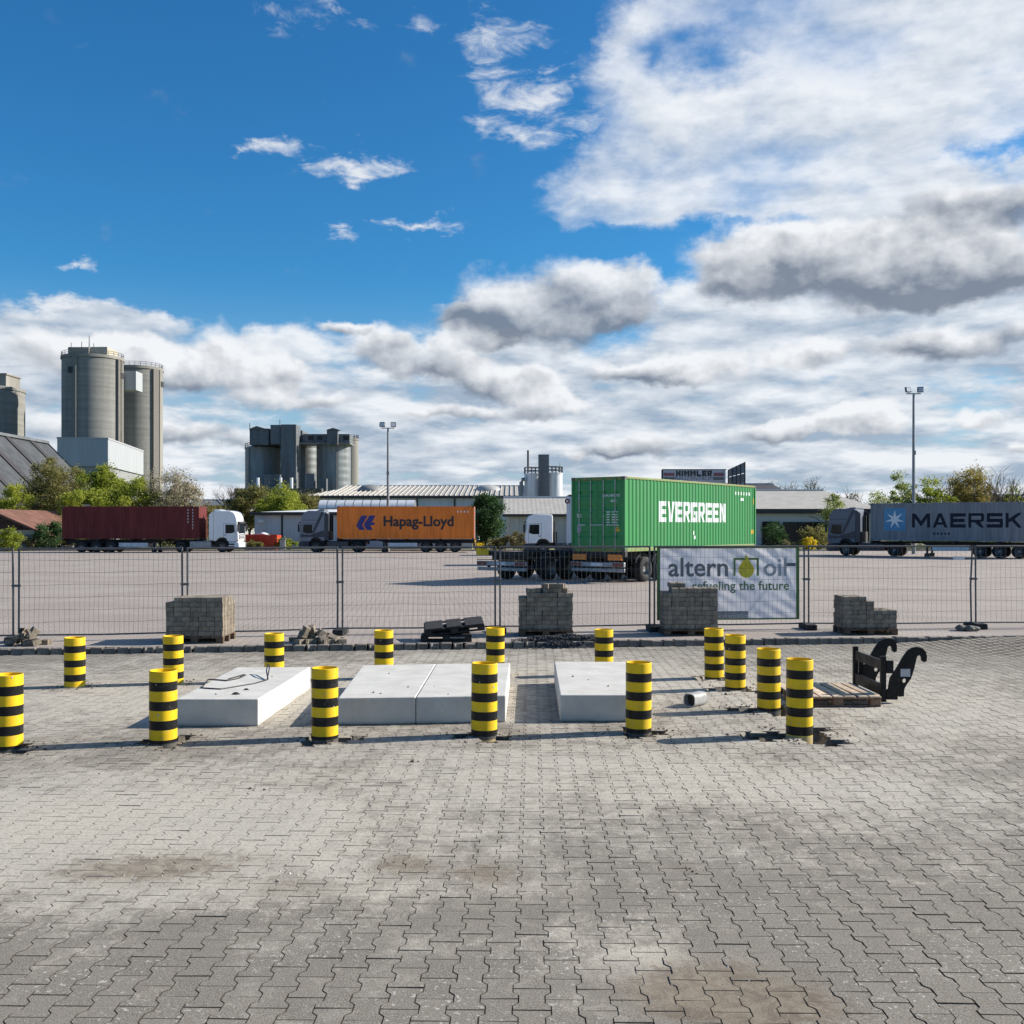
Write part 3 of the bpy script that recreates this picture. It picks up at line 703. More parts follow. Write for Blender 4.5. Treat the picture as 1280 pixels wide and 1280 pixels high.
def sway(x, z):     # folds and wrinkles of the vinyl
    t_ = min(x, BW-x)
    y = .022*math.sin(x*5+z*2.3)+.016*math.sin((x-z)*9.1)+.010*math.sin((x+z*1.4)*14)+.008*math.sin((x*.5+z)*23+1)
    y += .05*math.exp(-((x-2.55)*.7+(z-1.45))**2/.006)*max(0, z-.9)+.035*math.exp(-((x-2.95)+(z-1.3)*.5)**2/.004)
    y += .03*math.exp(-((x-2.35)-(z-.35)*.9)**2/.006)
    return YB + .02 + .38*y*min(1, t_*3+.25)
def ban_part(name, mat_, x0, x1, z0, z1, lift, nx, nz_):
    b = MB(); vs = []
    for j in range(nz_+1):
        for i in range(nx+1):
            x = x0+(x1-x0)*i/nx; z = z0+(z1-z0)*j/nz_; vs.append((x, sway(x, z)-lift, BZ0+z))
    fs = [(j*(nx+1)+i, j*(nx+1)+i+1, (j+1)*(nx+1)+i+1, (j+1)*(nx+1)+i) for j in range(nz_) for i in range(nx)]
    b.raw(vs, fs); o = b.build(name, mat_, ban, smooth=60); return o
sh = ban_part('sheet', M_BAN, 0, BW, 0, BH, 0, 150, 80)
sm = sh.modifiers.new('solid', 'SOLIDIFY'); sm.thickness = .002; sm.offset = 1
for nm, a in (('border', (0, BW, BH-.035, BH)), ('border', (0, BW, 0, .035)), ('border', (0, .075, .035, BH-.035)), ('border', (BW-.075, BW, .035, BH-.035))):
    ban_part(nm, M_BGR, a[0], a[1], a[2], a[3], .004, 120 if a[1]-a[0] > 1 else 3, 4 if a[3]-a[2] < .1 else 70)
ban_part('footer_band', M_BAND, .06, 2.15, .037, .20, .004, 90, 6)
def ban_print(me, name, m, x, z, lift=.006):
    bm = bmesh.new(); bm.from_mesh(me)
    for k in range(70):
        pl = x*0 + k*.05
        bmesh.ops.bisect_plane(bm, geom=bm.verts[:]+bm.edges[:]+bm.faces[:], plane_co=(pl-x, 0, 0), plane_no=(1, 0, 0))
    for k in range(36):
        bmesh.ops.bisect_plane(bm, geom=bm.verts[:]+bm.edges[:]+bm.faces[:], plane_co=(0, k*.05-z, 0), plane_no=(0, 1, 0))
    bmesh.ops.triangulate(bm, faces=bm.faces[:])
    bm.to_mesh(me); bm.free()
    map_mesh(me, lambda a, b_, c: (x+a, sway(x+a, z+b_)-lift, BZ0+z+b_)); me.materials.append(m)
    return link(name, me, ban)
def fit(me, w):      # scale text mesh to width w
    xs = [v.co.x for v in me.vertices]; s = w/(max(xs)-min(xs)); x0 = min(xs)
    return map_mesh(me, lambda a, b_, c: ((a-x0)*s, b_*s, 0))
def bs(px): return (px-822)/178*BW        # banner coordinates from the photo
def bz(py): return (777-py)/ (777-684)*BH
ban_print(fit(text_mesh('altern', .5, 't', .008), bs(910)-bs(836)), 'lettering', M_GRY, bs(836), bz(721))
ban_print(fit(text_mesh('oil', .5, 't', .007), bs(984)-bs(955)), 'lettering', M_GRY2, bs(955), bz(721))
ban_print(fit(text_mesh('refueling the future', .3, 't', .004), bs(987)-bs(866)), 'lettering', M_TXG, bs(866), bz(739))
ban_print(fit(text_mesh('www.alternoil.de', .2, 't', .0015), bs(936)-bs(886)), 'lettering', M_BAN, bs(886), bz(774.5), .0075)
x0, x1, zt, zb = 0, bs(949)-bs(917), bz(698)-bz(721), 0
tt = .05
ban_print(outline_mesh([[(0, 0), (tt, 0), (tt, zt-tt), (x1-tt, zt-tt), (x1-tt, 0), (x1, 0), (x1, zt), (0, zt)]], 'bracket'), 'logo_bracket', M_BGR, bs(917), bz(721))
dr = [(.0, .36), (.03, .30)]
for k in range(25):
    a = R(48)-R(276)*k/24; dr.append((.185*math.cos(a), .185*math.sin(a)))
dr.append((-.03, .30))
ban_print(outline_mesh([dr], 'drop'), 'logo_drop', M_DROP, bs(933.2), bz(721)+.14)
ban_print(outline_mesh([[(0, 0), (.24, 0), (.24, .075), (0, .075)]], 'tag'), 'dark_sticker', mat('sticker_blue', (.10, .13, .19), .5, .1), bs(983), bz(709))

# =================================================================== PALLETS, PAVER STACKS, HEAPS
M_WOOD = mat('pallet_wood', (0.56, 0.45, 0.33), .85, .25, 7, bump=.4, bscale=30, col2=(0.34, 0.25, 0.17), obj=True)
M_WDK = mat('dark_wood', (0.13, 0.085, 0.055), .9, .3, 7, bump=.4, bscale=30, obj=True)
M_SKID = mat('black_skid', (0.022, 0.020, 0.019), .8, .3, 8, bump=.4)
BRD = {}
def board(t, name, c, s, m, rot=(0, 0, 0)):
    key = (tuple(round(q, 3) for q in s), m.name)
    if key not in BRD:
        BRD[key] = MB().box((0, 0, 0), s).mesh(name, m)
    o = link(name, BRD[key], t); o.location = c; o.rotation_euler = rot
    b = o.modifiers.new('bevel', 'BEVEL'); b.width = .004; b.segments = 1
    return o
def pallet(label, loc, rz, m=M_WOOD, m2=None, lx=1.2, ly=.8, nb=5, rot=None, group='pallets'):
    """top boards along y, blocks and bearers along x"""
    t = thing('pallet', label, 'pallet', loc, rz, group)
    if rot: t.rotation_euler = rot
    m2 = m2 or m
    for j in (-1, 0, 1): board(t, 'bottom_board', (0, j*(ly/2-.06), .012), (lx, .11, .022), m2)
    for i in (-1, 0, 1):
        for j in (-1, 0, 1): board(t, 'block', (i*(lx/2-.075), j*(ly/2-.06), .0625), (.145, .11, .078), m2)
    for j in (-1, 0, 1): board(t, 'bearer', (0, j*(ly/2-.06), .1125), (lx, .12, .021), m2)
    w_ = lx/nb
    for i in range(nb):
        board(t, 'top_board', (-lx/2+w_*(i+.5), random.gauss(0, .006), .1345), (w_*(.90 if i % 2 == 0 else .74), ly+.004, .021), m, (0, 0, random.gauss(0, .008)))
    return t
M_STK = mat('stacked_paver', (0.235, 0.196, 0.148), .92, .22, 9, bump=.5, bscale=70, obj=True)
SW, SL, SH = .166, .235, .098
smb = MB(); paver_geo(smb, 0, 0, SH-.001, 0, paver_top(SW/1.0, SL, .004, .0), SH-.003, .006); 
# stacked stones keep their waisted flanks
def waist(): 
    b = MB(); wh, ww, hl = SW/2-.003, SW/2-.022, SL/2-.003
    half = [(wh, -hl), (wh, -hl*.62), (ww, -hl*.42), (ww, hl*.42), (wh, hl*.62), (wh, hl)]
    paver_geo(b, 0, 0, SH-.0015, 0, half+[(-x, y) for x, y in reversed(half)], SH-.003, .006); return b.mesh('stacked_paver', M_STK)
SME = waist()
def stack(label, lab_p, px0, px1, py, layers, rz=0.0, deep=3, cols=7):
    """layers: list of (first column, last column, first row, last row)"""
    a = gx(px0, py, LOT); b_ = gx(px1, py, LOT)
    cxm = (a.x+b_.x)/2; y = a.y
    Ly = max(.8, deep*SL+.02)
    loc = Vector((cxm, y+Ly/2, LOT))
    pallet(lab_p, loc+Vector((0, 0, .003)), rz, M_WDK, M_WDK, lx=cols*SW+.02, ly=Ly, group='pallets under the paver stacks')
    t = thing('paver_stack', label, 'paver stack', loc+Vector((0, 0, .149)), rz, 'stacks of pavers along the fence')
    for k, (c0, c1, r0, r1) in enumerate(layers):
        for c in range(c0, c1+1):
            for r in range(r0, r1+1):
                if c0 < c < c1 and r0 < r < r1 and k < len(layers)-2: continue
                o = link('paver', SME, t)
                o.location = (-cols*SW/2+(c+.5)*SW+random.gauss(0, .004), -deep*SL/2+(r+.5)*SL+random.gauss(0, .006), k*SH+random.gauss(0, .0005))
                o.rotation_euler = (0, 0, random.gauss(0, .018)+(math.pi if random.random() < .5 else 0))
    return t
stack('stack of grey pavers at the left, with a lit wavy side, lower first column', 'wooden pallet under the left paver stack', 207, 278, 804.5, [(0, 6, 0, 3)]*7+[(1, 6, 0, 2)], 0, 4)
t2 = stack('second paver stack from the left, with odd stones laid crosswise on top', 'wooden pallet under the second paver stack from the left', 649, 716, 795.5, [(0, 6, 0, 2)]*7+[(1, 6, 0, 2)], 0, 3)
stack('paver stack standing in front of the white banner', 'wooden pallet under the paver stack in front of the banner', 829, 900, 795, [(0, 6, 0, 2)]*8+[(1, 6, 0, 1), (1, 2, 1, 2), ], 0, 3)
stack('stepped paver stack at the right, its right half lower', 'wooden pallet under the stepped paver stack at the right', 1053, 1125, 794, [(0, 6, 0, 2)]*4+[(0, 3, 0, 2)]*2+[(0, 2, 0, 2)], 0, 3)
M_LIT = M_STK
for i, (dx_, dz_) in enumerate(((-.33, 8), (-.19, 8), (-.02, 8), (.10, 8), (.27, 8), (.40, 8), (.02, 9), (.16, 9), (.33, 9))):
    o = link('paver', SME, t2); o.location = (dx_, -.18+random.gauss(0, .03), dz_*SH+.001); o.rotation_euler = (0, 0, random.gauss(0, .35))
def heap(px0, px1, py, n, label, group, hmax):
    a = gx(px0, py, LOT); b_ = gx(px1, py, LOT); placed = 0
    n0 = int(n*.68)
    for k in range(n):
        lvl = 0 if k < n0 else 1
        f_ = random.random() if lvl == 0 else .5+(random.random()-.5)*(.75-.22*lvl)
        if lvl == 0: f_ = (k+.5)/n0
        x = a.x+(b_.x-a.x)*f_; y = a.y+.12+random.uniform(0, .42)+lvl*.05
        o = link('loose_paver', SME); 
        e = (random.gauss(0, .35)+(math.pi/2 if random.random() < .4 else 0), random.gauss(0, .35), random.random()*3.14)
        if lvl == 0 and random.random() < .5: e = (0, 0, e[2])
        m_ = Euler(e).to_matrix(); zs = [(m_ @ Vector((i*SW/2, j*SL/2, q*SH))).z for i in (-1, 1) for j in (-1, 1) for q in (0, 1)]
        o.rotation_euler = e; o.location = (x, y, LOT - min(zs) + lvl*.095 + .001)
        tag(o, label, 'paver', group)
heap(2, 46, 809, 13, 'loose paver in the small heap at the left edge of the photo', 'loose pavers at the left edge', 2)
heap(360, 428, 806, 18, 'loose paver in the long heap between two back row posts', 'loose pavers in the long heap', 2)
# black skids
p = gx(560, 803, LOT)
pallet('lower of the two black skids, lying flat behind the paving edge', (p.x-.05, p.y+.28, LOT+.003), .05, M_SKID, None, 1.05, .5, 3, group='black skids')
pallet('upper of the two black skids, tilted with its right end high', (p.x+.10, p.y+.45, LOT+.22), 0, M_SKID, None, 1.25, .8, 3, rot=(R(6), R(-5.5), R(.08*57)), group='black skids')
b = MB().bx(-.4, .4, -.1, .1, .149, .235).build('timber_chock', M_SKID); b.location = (p.x+.02, p.y+.42, LOT); tag(b, 'dark timber between the two black skids', 'timber')
# dark gravel tipped over the edge
def gravel():
    b = MB(); c = Vector((X(705, 21.3), 21.25, LOT)); 
    n, m_ = 40, 16; vs = []
    def hgt(x, y):
        r = (x/.95)**2+(y/.36)**2
        return .10*max(0, 1-r)**.8*(1+.25*math.sin(x*9+y*13))
    for _ in range(3800):
        x, y = random.uniform(-1.1, 1.0), random.uniform(-.45, .45)
        h_ = hgt(x, y)
        if h_ <= 0 and random.random() < .8: continue
        s = random.uniform(.008, .026); yy = c.y+y+.11*x; xx = c.x+x
        base = LOT if yy > step_y(xx) else 0.0
        if base == 0: h_ = h_*.9+ (.06 if h_ > 0 else 0)
        zc = base+h_+random.uniform(-.01, .012)
        rt = Euler((random.random()*3, random.random()*3, random.random()*3))
        b.box((xx, yy, zc), (s*1.5, s*1.1, s), rt)
    for j in range(m_+1):
        for i in range(n+1):
            x = -1.1+2.1*i/n; y = -.5+1.0*j/m_
            yy = c.y+y+.11*x; xx = c.x+x; base = LOT if yy > step_y(xx) else 0.0
            h_ = hgt(x, y); 
            if base == 0: h_ = h_*.9+(.06 if h_ > 0 else 0)
            vs.append((xx, yy, base-.012+h_))
    b.raw(vs, [(j*(n+1)+i, j*(n+1)+i+1, (j+1)*(n+1)+i+1, (j+1)*(n+1)+i) for j in range(m_) for i in range(n)])
    return b
tag(gravel().build('gravel_pile', mat('dark_gravel', (.05, .052, .055), .9, .3, 30)), 'low pile of dark gravel spilled over the paving edge', 'gravel', kind='stuff')

# ---- wooden pallet and hook attachment
pallet('weathered wooden pallet lying flat under the black hook frame', (4.50, 14.72, .003), 0.0, M_WOOD, mat('pallet_block', (.22, .13, .085), .9, .25, 9, bump=.4), 1.18, 1.22, 7)
M_HOOK = mat('black_steel', (0.009, 0.0085, 0.009), .5, .3, 6, spec=.25, bump=.15, bscale=25)
worn(M_HOOK, (.085, .055, .038), .55, .75, .7, 7)
hk = thing('hook_attachment', 'black steel quick hitch frame with two hooks, standing behind the pallet', 'attachment', (5.24, 14.42, 0))
OUTL = [(770, 600), (790, 480), (860, 370), (905, 290), (945, 235), (985, 208), (1030, 200), (1078, 212), (1108, 245), (1117, 290), (1112, 328), (1090, 336), (1070, 322), (1066, 288), (1045, 270), (1027, 288), (1005, 385), (975, 480), (935, 535), (915, 575), (912, 637), (865, 640), (862, 600)]
def hz(q): return ((q[0]-740)/629, (699-q[1])/629)
hole = [(917+19*math.cos(k*.5236), 500+21*math.sin(k*.5236)) for k in range(12)]
def hook(y):
    me = outline_mesh([[hz(q) for q in OUTL], [hz(q) for q in hole][::-1]], 'hook_plate', .018)
    map_mesh(me, lambda a, b_, c: (a, y+c, b_)); me.materials.append(M_HOOK)
    o = link('hook_plate', me, hk); return o
h0 = hook(0.0); hook(1.12)
MB().bx(.225, .36, -.021, -.0185, .375, .485).build('label_plate', mat('type_plate', (.42, .43, .44), .4, .1), h0)
for y in (0.02, 1.18):
    MB().bx(-.045, .03, y-.03, y+.03, 0.015 if y < .5 else 0.0, .66).build('upright', M_HOOK, hk, bevel=.006)
MB().bx(-.03, .012, .051, 1.149, .46, .60).build('cross_plate', M_HOOK, hk, bevel=.006)
MB().bx(-.03, .012, .051, 1.149, .10, .26).build('cross_plate', M_HOOK, hk, bevel=.006)
MB().bx(.031, .19, -.015, .06, .05, .19).build('foot_plate', M_HOOK, hk, bevel=.006)
MB().bx(.031, .13, -.016, .03, .42, .60).build('gusset', M_HOOK, hk, bevel=.006)
MB().bx(.031, .10, 1.12, 1.16, .10, .55).build('gusset', M_HOOK, hk, bevel=.006)
MB().cyl((.06, .05, .14), (.06, 1.1, .14), .03, n=12).build('tie_bar', M_HOOK, hk, smooth=40)

# ---- offcut of square pipe
p = gx(871, 884)
pt = thing('pipe_offcut', 'short grey pipe offcut with open square end lying on the paving', 'pipe', (p.x, p.y+.12, 0), R(48))
def rsq(h, r, n=5):
    o = []
    for cx_, cy_, a0 in ((1, 1, 0), (-1, 1, 90), (-1, -1, 180), (1, -1, 270)):
        for k in range(n): a = R(a0+90*k/(n-1)); o.append((cx_*(h-r)+r*math.cos(a), cy_*(h-r)+r*math.sin(a)))
    return o
o1, o2 = rsq(.092, .062), rsq(.08, .052); n = len(o1); Lp = .155
vs = [(-Lp, q[0], q[1]+.093) for q in o1]+[(Lp, q[0], q[1]+.093) for q in o1]+[(-Lp, q[0], q[1]+.093) for q in o2]+[(-Lp+.28, q[0], q[1]+.093) for q in o2]
fs = []
for i in range(n):
    j = (i+1) % n; fs += [(i, j, n+j, n+i), (2*n+i, 3*n+i, 3*n+j, 2*n+j), (i, 2*n+i, 2*n+j, j)]
fs += [tuple(range(n, 2*n)), tuple(range(3*n, 4*n))]
MB().raw(vs, fs).build('pipe_wall', mat('grey_pipe', (.34, .34, .33), .6, .12, 14), pt, smooth=40)
MB().raw([(-Lp+.10, q[0]*.985, (q[1])*.985+.093) for q in o2], [tuple(range(n))]).build('bore_shade_plate', mat('bore_shade', (.05, .048, .046), .9, .2), pt)  # dark plate across the bore: the shade inside the pipe, painted

# =================================================================== CONTAINERS
CORR = [(0.0, 0.0), (0.072, 0.0), (0.140, 0.036), (0.212, 0.036)]; CP = 0.280
def corr_depth(u):
    q = u % CP
    if q < .072: return 0.0
    if q < .140: return .036*(q-.072)/.068
    if q < .212: return .036
    return .036*(1-(q-.212)/.068)
def corr_breaks(L):
    o = [0.0]; k = 0
    while True:
        for a, _ in CORR:
            u = k*CP+a
            if u >= L: return o[1:] if False else sorted(set(o+[L]))
            o.append(u)
        k += 1
M_CAST = mat('corner_casting', (.10, .095, .09), .7, .3, 9)
M_BAR = mat('locking_bar', (.42, .43, .43), .4, .1, metal=.5)
M_RUST = mat('worn_rail', (.25, .20, .08), .75, .3, 9)
def container(label, m, loc, rz, L=12.19, W_=2.44, H=2.90, scale=1.0, m_rail=None, doors=True, post_m=None):
    """door end at -x, front at +x, origin at the middle of the floor"""
    t = thing('shipping_container', label, 'container', loc, rz, 'shipping containers', scale)
    mr = m_rail or m; e = .11
    def wall(name, P, n, L_):       # P(u, depth) -> xy
        b = MB(); br = corr_breaks(L_); vs = []
        for z in (e+.02, H-e+.02):
            vs += [(*P(u_, corr_depth(u_)), z) for u_ in br]
        k = len(br); b.raw(vs, [(i, i+1, k+i+1, k+i) for i in range(k-1)])
        return b.build(name, m, t)
    x0, x1 = -L/2+e, L/2-e; y0, y1 = -W_/2+e, W_/2-e
    t['sides'] = 1
    wall('side_wall', lambda u_, d: (x0+u_, -W_/2+.012+d), -1, x1-x0)
    wall('side_wall', lambda u_, d: (x0+u_, W_/2-.012-d), 1, x1-x0)
    wall('front_wall', lambda u_, d: (L/2-.015-d, y0+u_), 1, y1-y0)
    for sx in (-1, 1):
        for sy in (-1, 1):
            MB().bx(sx*(L/2-e), sx*L/2, sy*(W_/2-e), sy*W_/2, .118, H-.118).build('corner_post', post_m or m, t, bevel=.012)
            for zz in (0, H-.118): MB().bx(sx*(L/2-.178), sx*(L/2+.003), sy*(W_/2-.162), sy*(W_/2+.003), zz, zz+.118).build('corner_casting', M_CAST, t, bevel=.008)
    for sy in (-1, 1):
        MB().bx(-L/2+.178, L/2-.178, sy*(W_/2-.07), sy*(W_/2-.002), H-.09, H-.004).build('top_rail', mr, t, bevel=.01)
        MB().bx(-L/2+.178, L/2-.178, sy*(W_/2-.06), sy*(W_/2-.002), .01, .15).build('bottom_rail', mr, t, bevel=.01)
    b = MB(); nr = 40
    vs = []
    for i in range(nr*4+1):
        x = -L/2+.18+(L-.36)*i/(nr*4); z = H-.03-(.018 if i % 4 in (2, 3) else 0)
        vs += [(x, -W_/2+.07, z), (x, W_/2-.07, z)]
    b.raw(vs, [(2*i, 2*i+1, 2*i+3, 2*i+2) for i in range(nr*4)]); b.build('roof', m, t)
    MB().bx(L/2-.10, L/2-.01, y0-.05, y1+.05, H-.10, H-.004).build('front_header', mr, t)
    MB().bx(L/2-.10, L/2-.01, y0-.05, y1+.05, .0, .13).build('front_sill', mr, t)
    # door end
    MB().bx(-L/2+.004, -L/2+.11, y0-.05, y1+.05, H-.13, H-.004).build('door_header', m_rail or m, t, bevel=.01)
    MB().bx(-L/2+.004, -L/2+.11, y0-.05, y1+.05, .0, .14).build('door_sill', mr, t, bevel=.01)
    for s in (-1, 1):
        ya, yb = sorted((s*.008, s*(W_/2-e-.005)))
        d = MB().bx(-L/2+.03, -L/2+.07, ya, yb, .145, H-.135)
        for q in range(5):
            zc = .145+(H-.28)*(q+.5)/5
            d.raw([(-L/2+.028, ya+.05, zc-.20), (-L/2+.028, yb-.05, zc-.20), (-L/2+.028, yb-.05, zc+.20), (-L/2+.028, ya+.05, zc+.20),
                   (-L/2+.012, ya+.09, zc-.14), (-L/2+.012, yb-.09, zc-.14), (-L/2+.012, yb-.09, zc+.14), (-L/2+.012, ya+.09, zc+.14)],
                  [(4, 5, 6, 7), (0, 1, 5, 4), (1, 2, 6, 5), (2, 3, 7, 6), (3, 0, 4, 7)])
        dr_ = d.build('door', m, t)
        if doors:
            for q in (.28, .76):
                yy = ya+(yb-ya)*q
                MB().cyl((-L/2-.012, yy, .05), (-L/2-.012, yy, H-.05), .020, n=8).build('locking_bar', M_BAR, dr_, smooth=40)
                MB().bx(-L/2-.045, -L/2-.03, yy-.02, yy+.30*(-s), 1.02, 1.06).build('handle', M_BAR, dr_)
                for zz in (.09, .55, 1.5, H-.6, H-.09): MB().bx(-L/2-.036, -L/2+.029, yy-.05, yy+.05, zz-.03, zz+.03).build('bar_bracket', m, dr_)
    return t
def side_print(t, me, name, m, u0, z0, side, L=12.19, W_=2.44, lift=.004):
    """put a flat outline on the corrugated side wall; u runs left to right as one looks at that wall"""
    e = .11; br = corr_breaks(L-2*e)
    bm = bmesh.new(); bm.from_mesh(me)
    for k in br:
        uu = k+e if side < 0 else L-e-k
        bmesh.ops.bisect_plane(bm, geom=bm.verts[:]+bm.edges[:]+bm.faces[:], plane_co=(uu-u0, 0, 0), plane_no=(1, 0, 0))
    bm.to_mesh(me); bm.free()
    def fn(a, b_, c):
        u_ = u0+a
        w = (u_-e) if side < 0 else (L-e-u_)
        y = W_/2-.012-corr_depth(w)+lift
        x = -L/2+u_ if side < 0 else L/2-u_
        return (x, side*y, z0+b_)
    map_mesh(me, fn); me.materials.append(m)
    return link(name, me, t)
def rect(w, h): return [(0, 0), (w, 0), (w, h), (0, h)]

M_GREEN = mat('container_green', (0.030, 0.235, 0.062), .45, .08, 3, streak=True)
M_MAROON = mat('container_maroon', (0.135, 0.026, 0.024), .65, .15, 3, streak=True, spec=.25)
M_ORANGE = mat('container_orange', (0.88, 0.215, 0.016), .55, .1, 3, streak=True)
M_CGREY = mat('container_grey', (0.20, 0.215, 0.235), .55, .12, 3, streak=True)
M_CWHITE = mat('container_white', (0.62, 0.64, 0.66), .5, .1, 3, streak=True)
M_LW = mat('lettering_white', (.80, .81, .80), .5, .05); M_LN = mat('lettering_navy', (.008, .012, .028), .5, .05, spec=.2)
M_LB = mat('lettering_blue', (.030, .035, .20), .5, .05); M_LK = mat('lettering_black', (.02, .02, .025), .5, .05)
M_SQ = mat('star_square_blue', (.085, .27, .45), .5, .08); M_YS = mat('warning_yellow', (.75, .42, .02), .5, .05)

# =================================================================== VEHICLES
M_TYRE = mat('tyre_rubber', (.018, .018, .019), .85, .2, 9)
M_RIM = mat('steel_rim', (.22, .22, .225), .45, .2, 9, metal=.4)
M_CHAS = mat('chassis_black', (.016, .016, .018), .65, .25, 6)
M_GLASS = mat('dark_glass', (.006, .008, .010), .12, .0, spec=.3)
M_PLAS = mat('dark_plastic', (.03, .031, .034), .7, .15)
M_LENS = mat('lamp_lens', (.55, .57, .6), .15, .05, spec=.8); M_RED = mat('tail_lamp_red', (.16, .03, .03), .25, .05); M_AMB = mat('lamp_amber', (.75, .22, .02), .3, .05)
M_ALU = mat('bumper_alu', (.30, .31, .33), .45, .2, 9, metal=.5)
TYRE = RIMM = None
def wheel_mesh():
    global TYRE, RIMM
    w_, r = .30, .50
    TYRE = MB().lathe([(.29, -w_/2), (.40, -w_/2-.01), (.485, -w_/2+.03), (r, -w_/2+.07), (r, w_/2-.07), (.485, w_/2-.03), (.40, w_/2+.01), (.29, w_/2)], n=28, axis='y').mesh('tyre', M_TYRE, 35)
    RIMM = MB().lathe([(.0, -.05), (.11, -.06), (.13, -.02), (.20, .03), (.25, -.03), (.288, -.13), (.30, -.152)], n=24, axis='y').mesh('rim', M_RIM, 40)
wheel_mesh()
def wheel(t, x, y, s, w=1.0):
    o = link('wheel', TYRE, t); o.location = (x, y, .50); o.scale = (1, w, 1)
    r_ = link('rim', RIMM, o); r_.rotation_euler = (0, 0, 0 if s < 0 else math.pi)
    return o
def tractor(label, loc, rz, m, high=True, scale=1.0, stripes=None, skirt=None, gap=3.3):
    """front bumper at x=0, cab behind it along -x"""
    t = thing('tractor_unit', label, 'truck', loc, rz, 'tractor units', scale)
    hw = 1.22; top = 3.72 if high else 3.30
    prof = [(-.05, .95), (.0, 1.35), (-.02, 1.62), (-.11, 2.62), (-.13, 2.82)]
    prof += [(-.22, 3.25), (-.42, 3.56), (-.80, top), (-2.18, top-.02)] if high else [(-.28, top-.16), (-.70, top), (-2.1, top-.02)]
    prof += [(-2.24, top-.12), (-2.24, 1.02), (-1.98, 1.02), (-1.86, 1.20), (-1.62, 1.33), (-1.30, 1.33), (-1.05, 1.2), (-.92, .95)]
    cab = MB().prism(prof, -hw, hw).build('cab', m, t, bevel=.07, seg=3); shade(cab.data, 40)
    # windscreen
    b = MB(); a0, a1 = (.012, 1.70), (-.078, 2.60)
    b.raw([(a0[0], -1.08, a0[1]), (a0[0], 1.08, a0[1]), (a1[0]+.02, 1.02, a1[1]), (a1[0]+.02, -1.02, a1[1])], [(0, 1, 2, 3)]).build('windscreen', M_GLASS, t)
    MB().prism([(-.16, 2.66), (.10, 2.60), (.08, 2.66), (-.16, 2.78)], -1.12, 1.12).build('sun_visor', M_PLAS, t)
    gr_ = MB().bx(-.03, .022, -.95, .95, 1.18, 1.60).build('grille', M_PLAS, t, bevel=.02)
    for q in range(3): MB().bx(.0225, .045, -.9, .9, 1.22+q*.13, 1.27+q*.13).build('grille_bar', m, gr_)
    bp = MB().prism([(-.90, .36), (-.05, .34), (.05, .45), (.06, .80), (-.02, .93), (-.86, .93)], -hw-.005, hw+.005).build('bumper', skirt or m, t, bevel=.05, seg=3); shade(bp.data, 40)
    for s in (-1, 1):
        MB().bx(-.12, .068, s*.78, s*1.16, .52, .74).build('headlight', M_LENS, t, bevel=.02)
        sm_ = MB().raw([(-.28, s*(hw+.0015), .98), (-.28, s*(hw+.0015), 1.72), (-.34, s*(hw+.0015), 2.545), (-1.325, s*(hw+.0015), 2.585), (-1.325, s*(hw+.0015), 1.34), (-1.075, s*(hw+.0015), 1.22), (-.95, s*(hw+.0015), .98)], [tuple(range(7))]).build('door_seam', M_PLAS, t)
        d = MB().raw([(-.30, s*(hw+.004), 1.00), (-.30, s*(hw+.004), 1.72), (-.36, s*(hw+.004), 2.52), (-1.30, s*(hw+.004), 2.56), (-1.30, s*(hw+.004), 1.36), (-1.06, s*(hw+.004), 1.24), (-.94, s*(hw+.004), 1.00)], [tuple(range(7))]).build('door', m, t)
        so_ = d.modifiers.new('s', 'SOLIDIFY'); so_.thickness = .006; so_.offset = 0
        MB().raw([(-.33, s*(hw+.010), 1.80), (-.39, s*(hw+.010), 2.46), (-1.16, s*(hw+.010), 2.48), (-1.16, s*(hw+.010), 1.70), (-.65, s*(hw+.010), 1.70)], [tuple(range(5))]).build('side_window', M_GLASS, d)
        MB().bx(-1.26, -1.10, s*(hw+.008), s*(hw+.03), 1.52, 1.57).build('door_handle', M_PLAS, d)
        MB().bx(-.04, .10, s*(hw+.04), s*(hw+.24), 1.85, 2.50).build('mirror', M_PLAS, t, bevel=.03)
        MB().bx(-.03, .02, s*(hw-.05), s*(hw+.05), 2.42, 2.47).build('mirror_arm', M_PLAS, t)
        for q in (.42, .66): MB().bx(-.86, -.36, s*(hw+.006), s*(hw+.03), q, q+.14).build('cab_step', M_PLAS, t)
        MB().bx(-.10, .0, s*(hw+.0055), s*(hw+.02), 1.02, 1.14).build('indicator', M_AMB, t)
        MB().tube([(.03, s*.15, 1.72), (.01, s*.75, 1.80), (-.02, s*.95, 2.1)], .012, 4).build('wiper', M_PLAS, t)
        MB().cyl((-2.42, s*.95, 1.1), (-2.42, s*.95, top-.5), .07, n=8).build('intake_pipe', M_PLAS, t)
        MB().bx(-1.75, -1.35, s*(hw+.003), s*(hw+.010), 1.62, 2.2).build('side_locker', m, t)
        if high: MB().prism([(-2.24, 1.1), (-2.62, 1.1), (-2.62, top-.35), (-2.24, top-.06)], s*(hw-.03), s*(hw-.005)).build('side_deflector', skirt or m, t)
        MB().prism([(-1.98, .95), (-1.86, 1.17), (-1.62, 1.29), (-1.30, 1.29), (-1.05, 1.17), (-.93, .95), (-1.02, .93), (-1.13, 1.10), (-1.32, 1.20), (-1.6, 1.20), (-1.8, 1.1), (-1.9, .93)], s*(hw-.32), s*(hw+.01)).build('wheel_arch', M_PLAS, t)
        wheel(t, -1.46, s*1.03, s); wheel(t, -5.15, s*.92, s, 1.9)
        f = MB().bx(-4.35, -2.45, s*.72, s*1.18, .42, 1.0).build('fuel_tank' if s > 0 else 'air_tank_box', skirt or M_ALU, t, bevel=.06, seg=3)
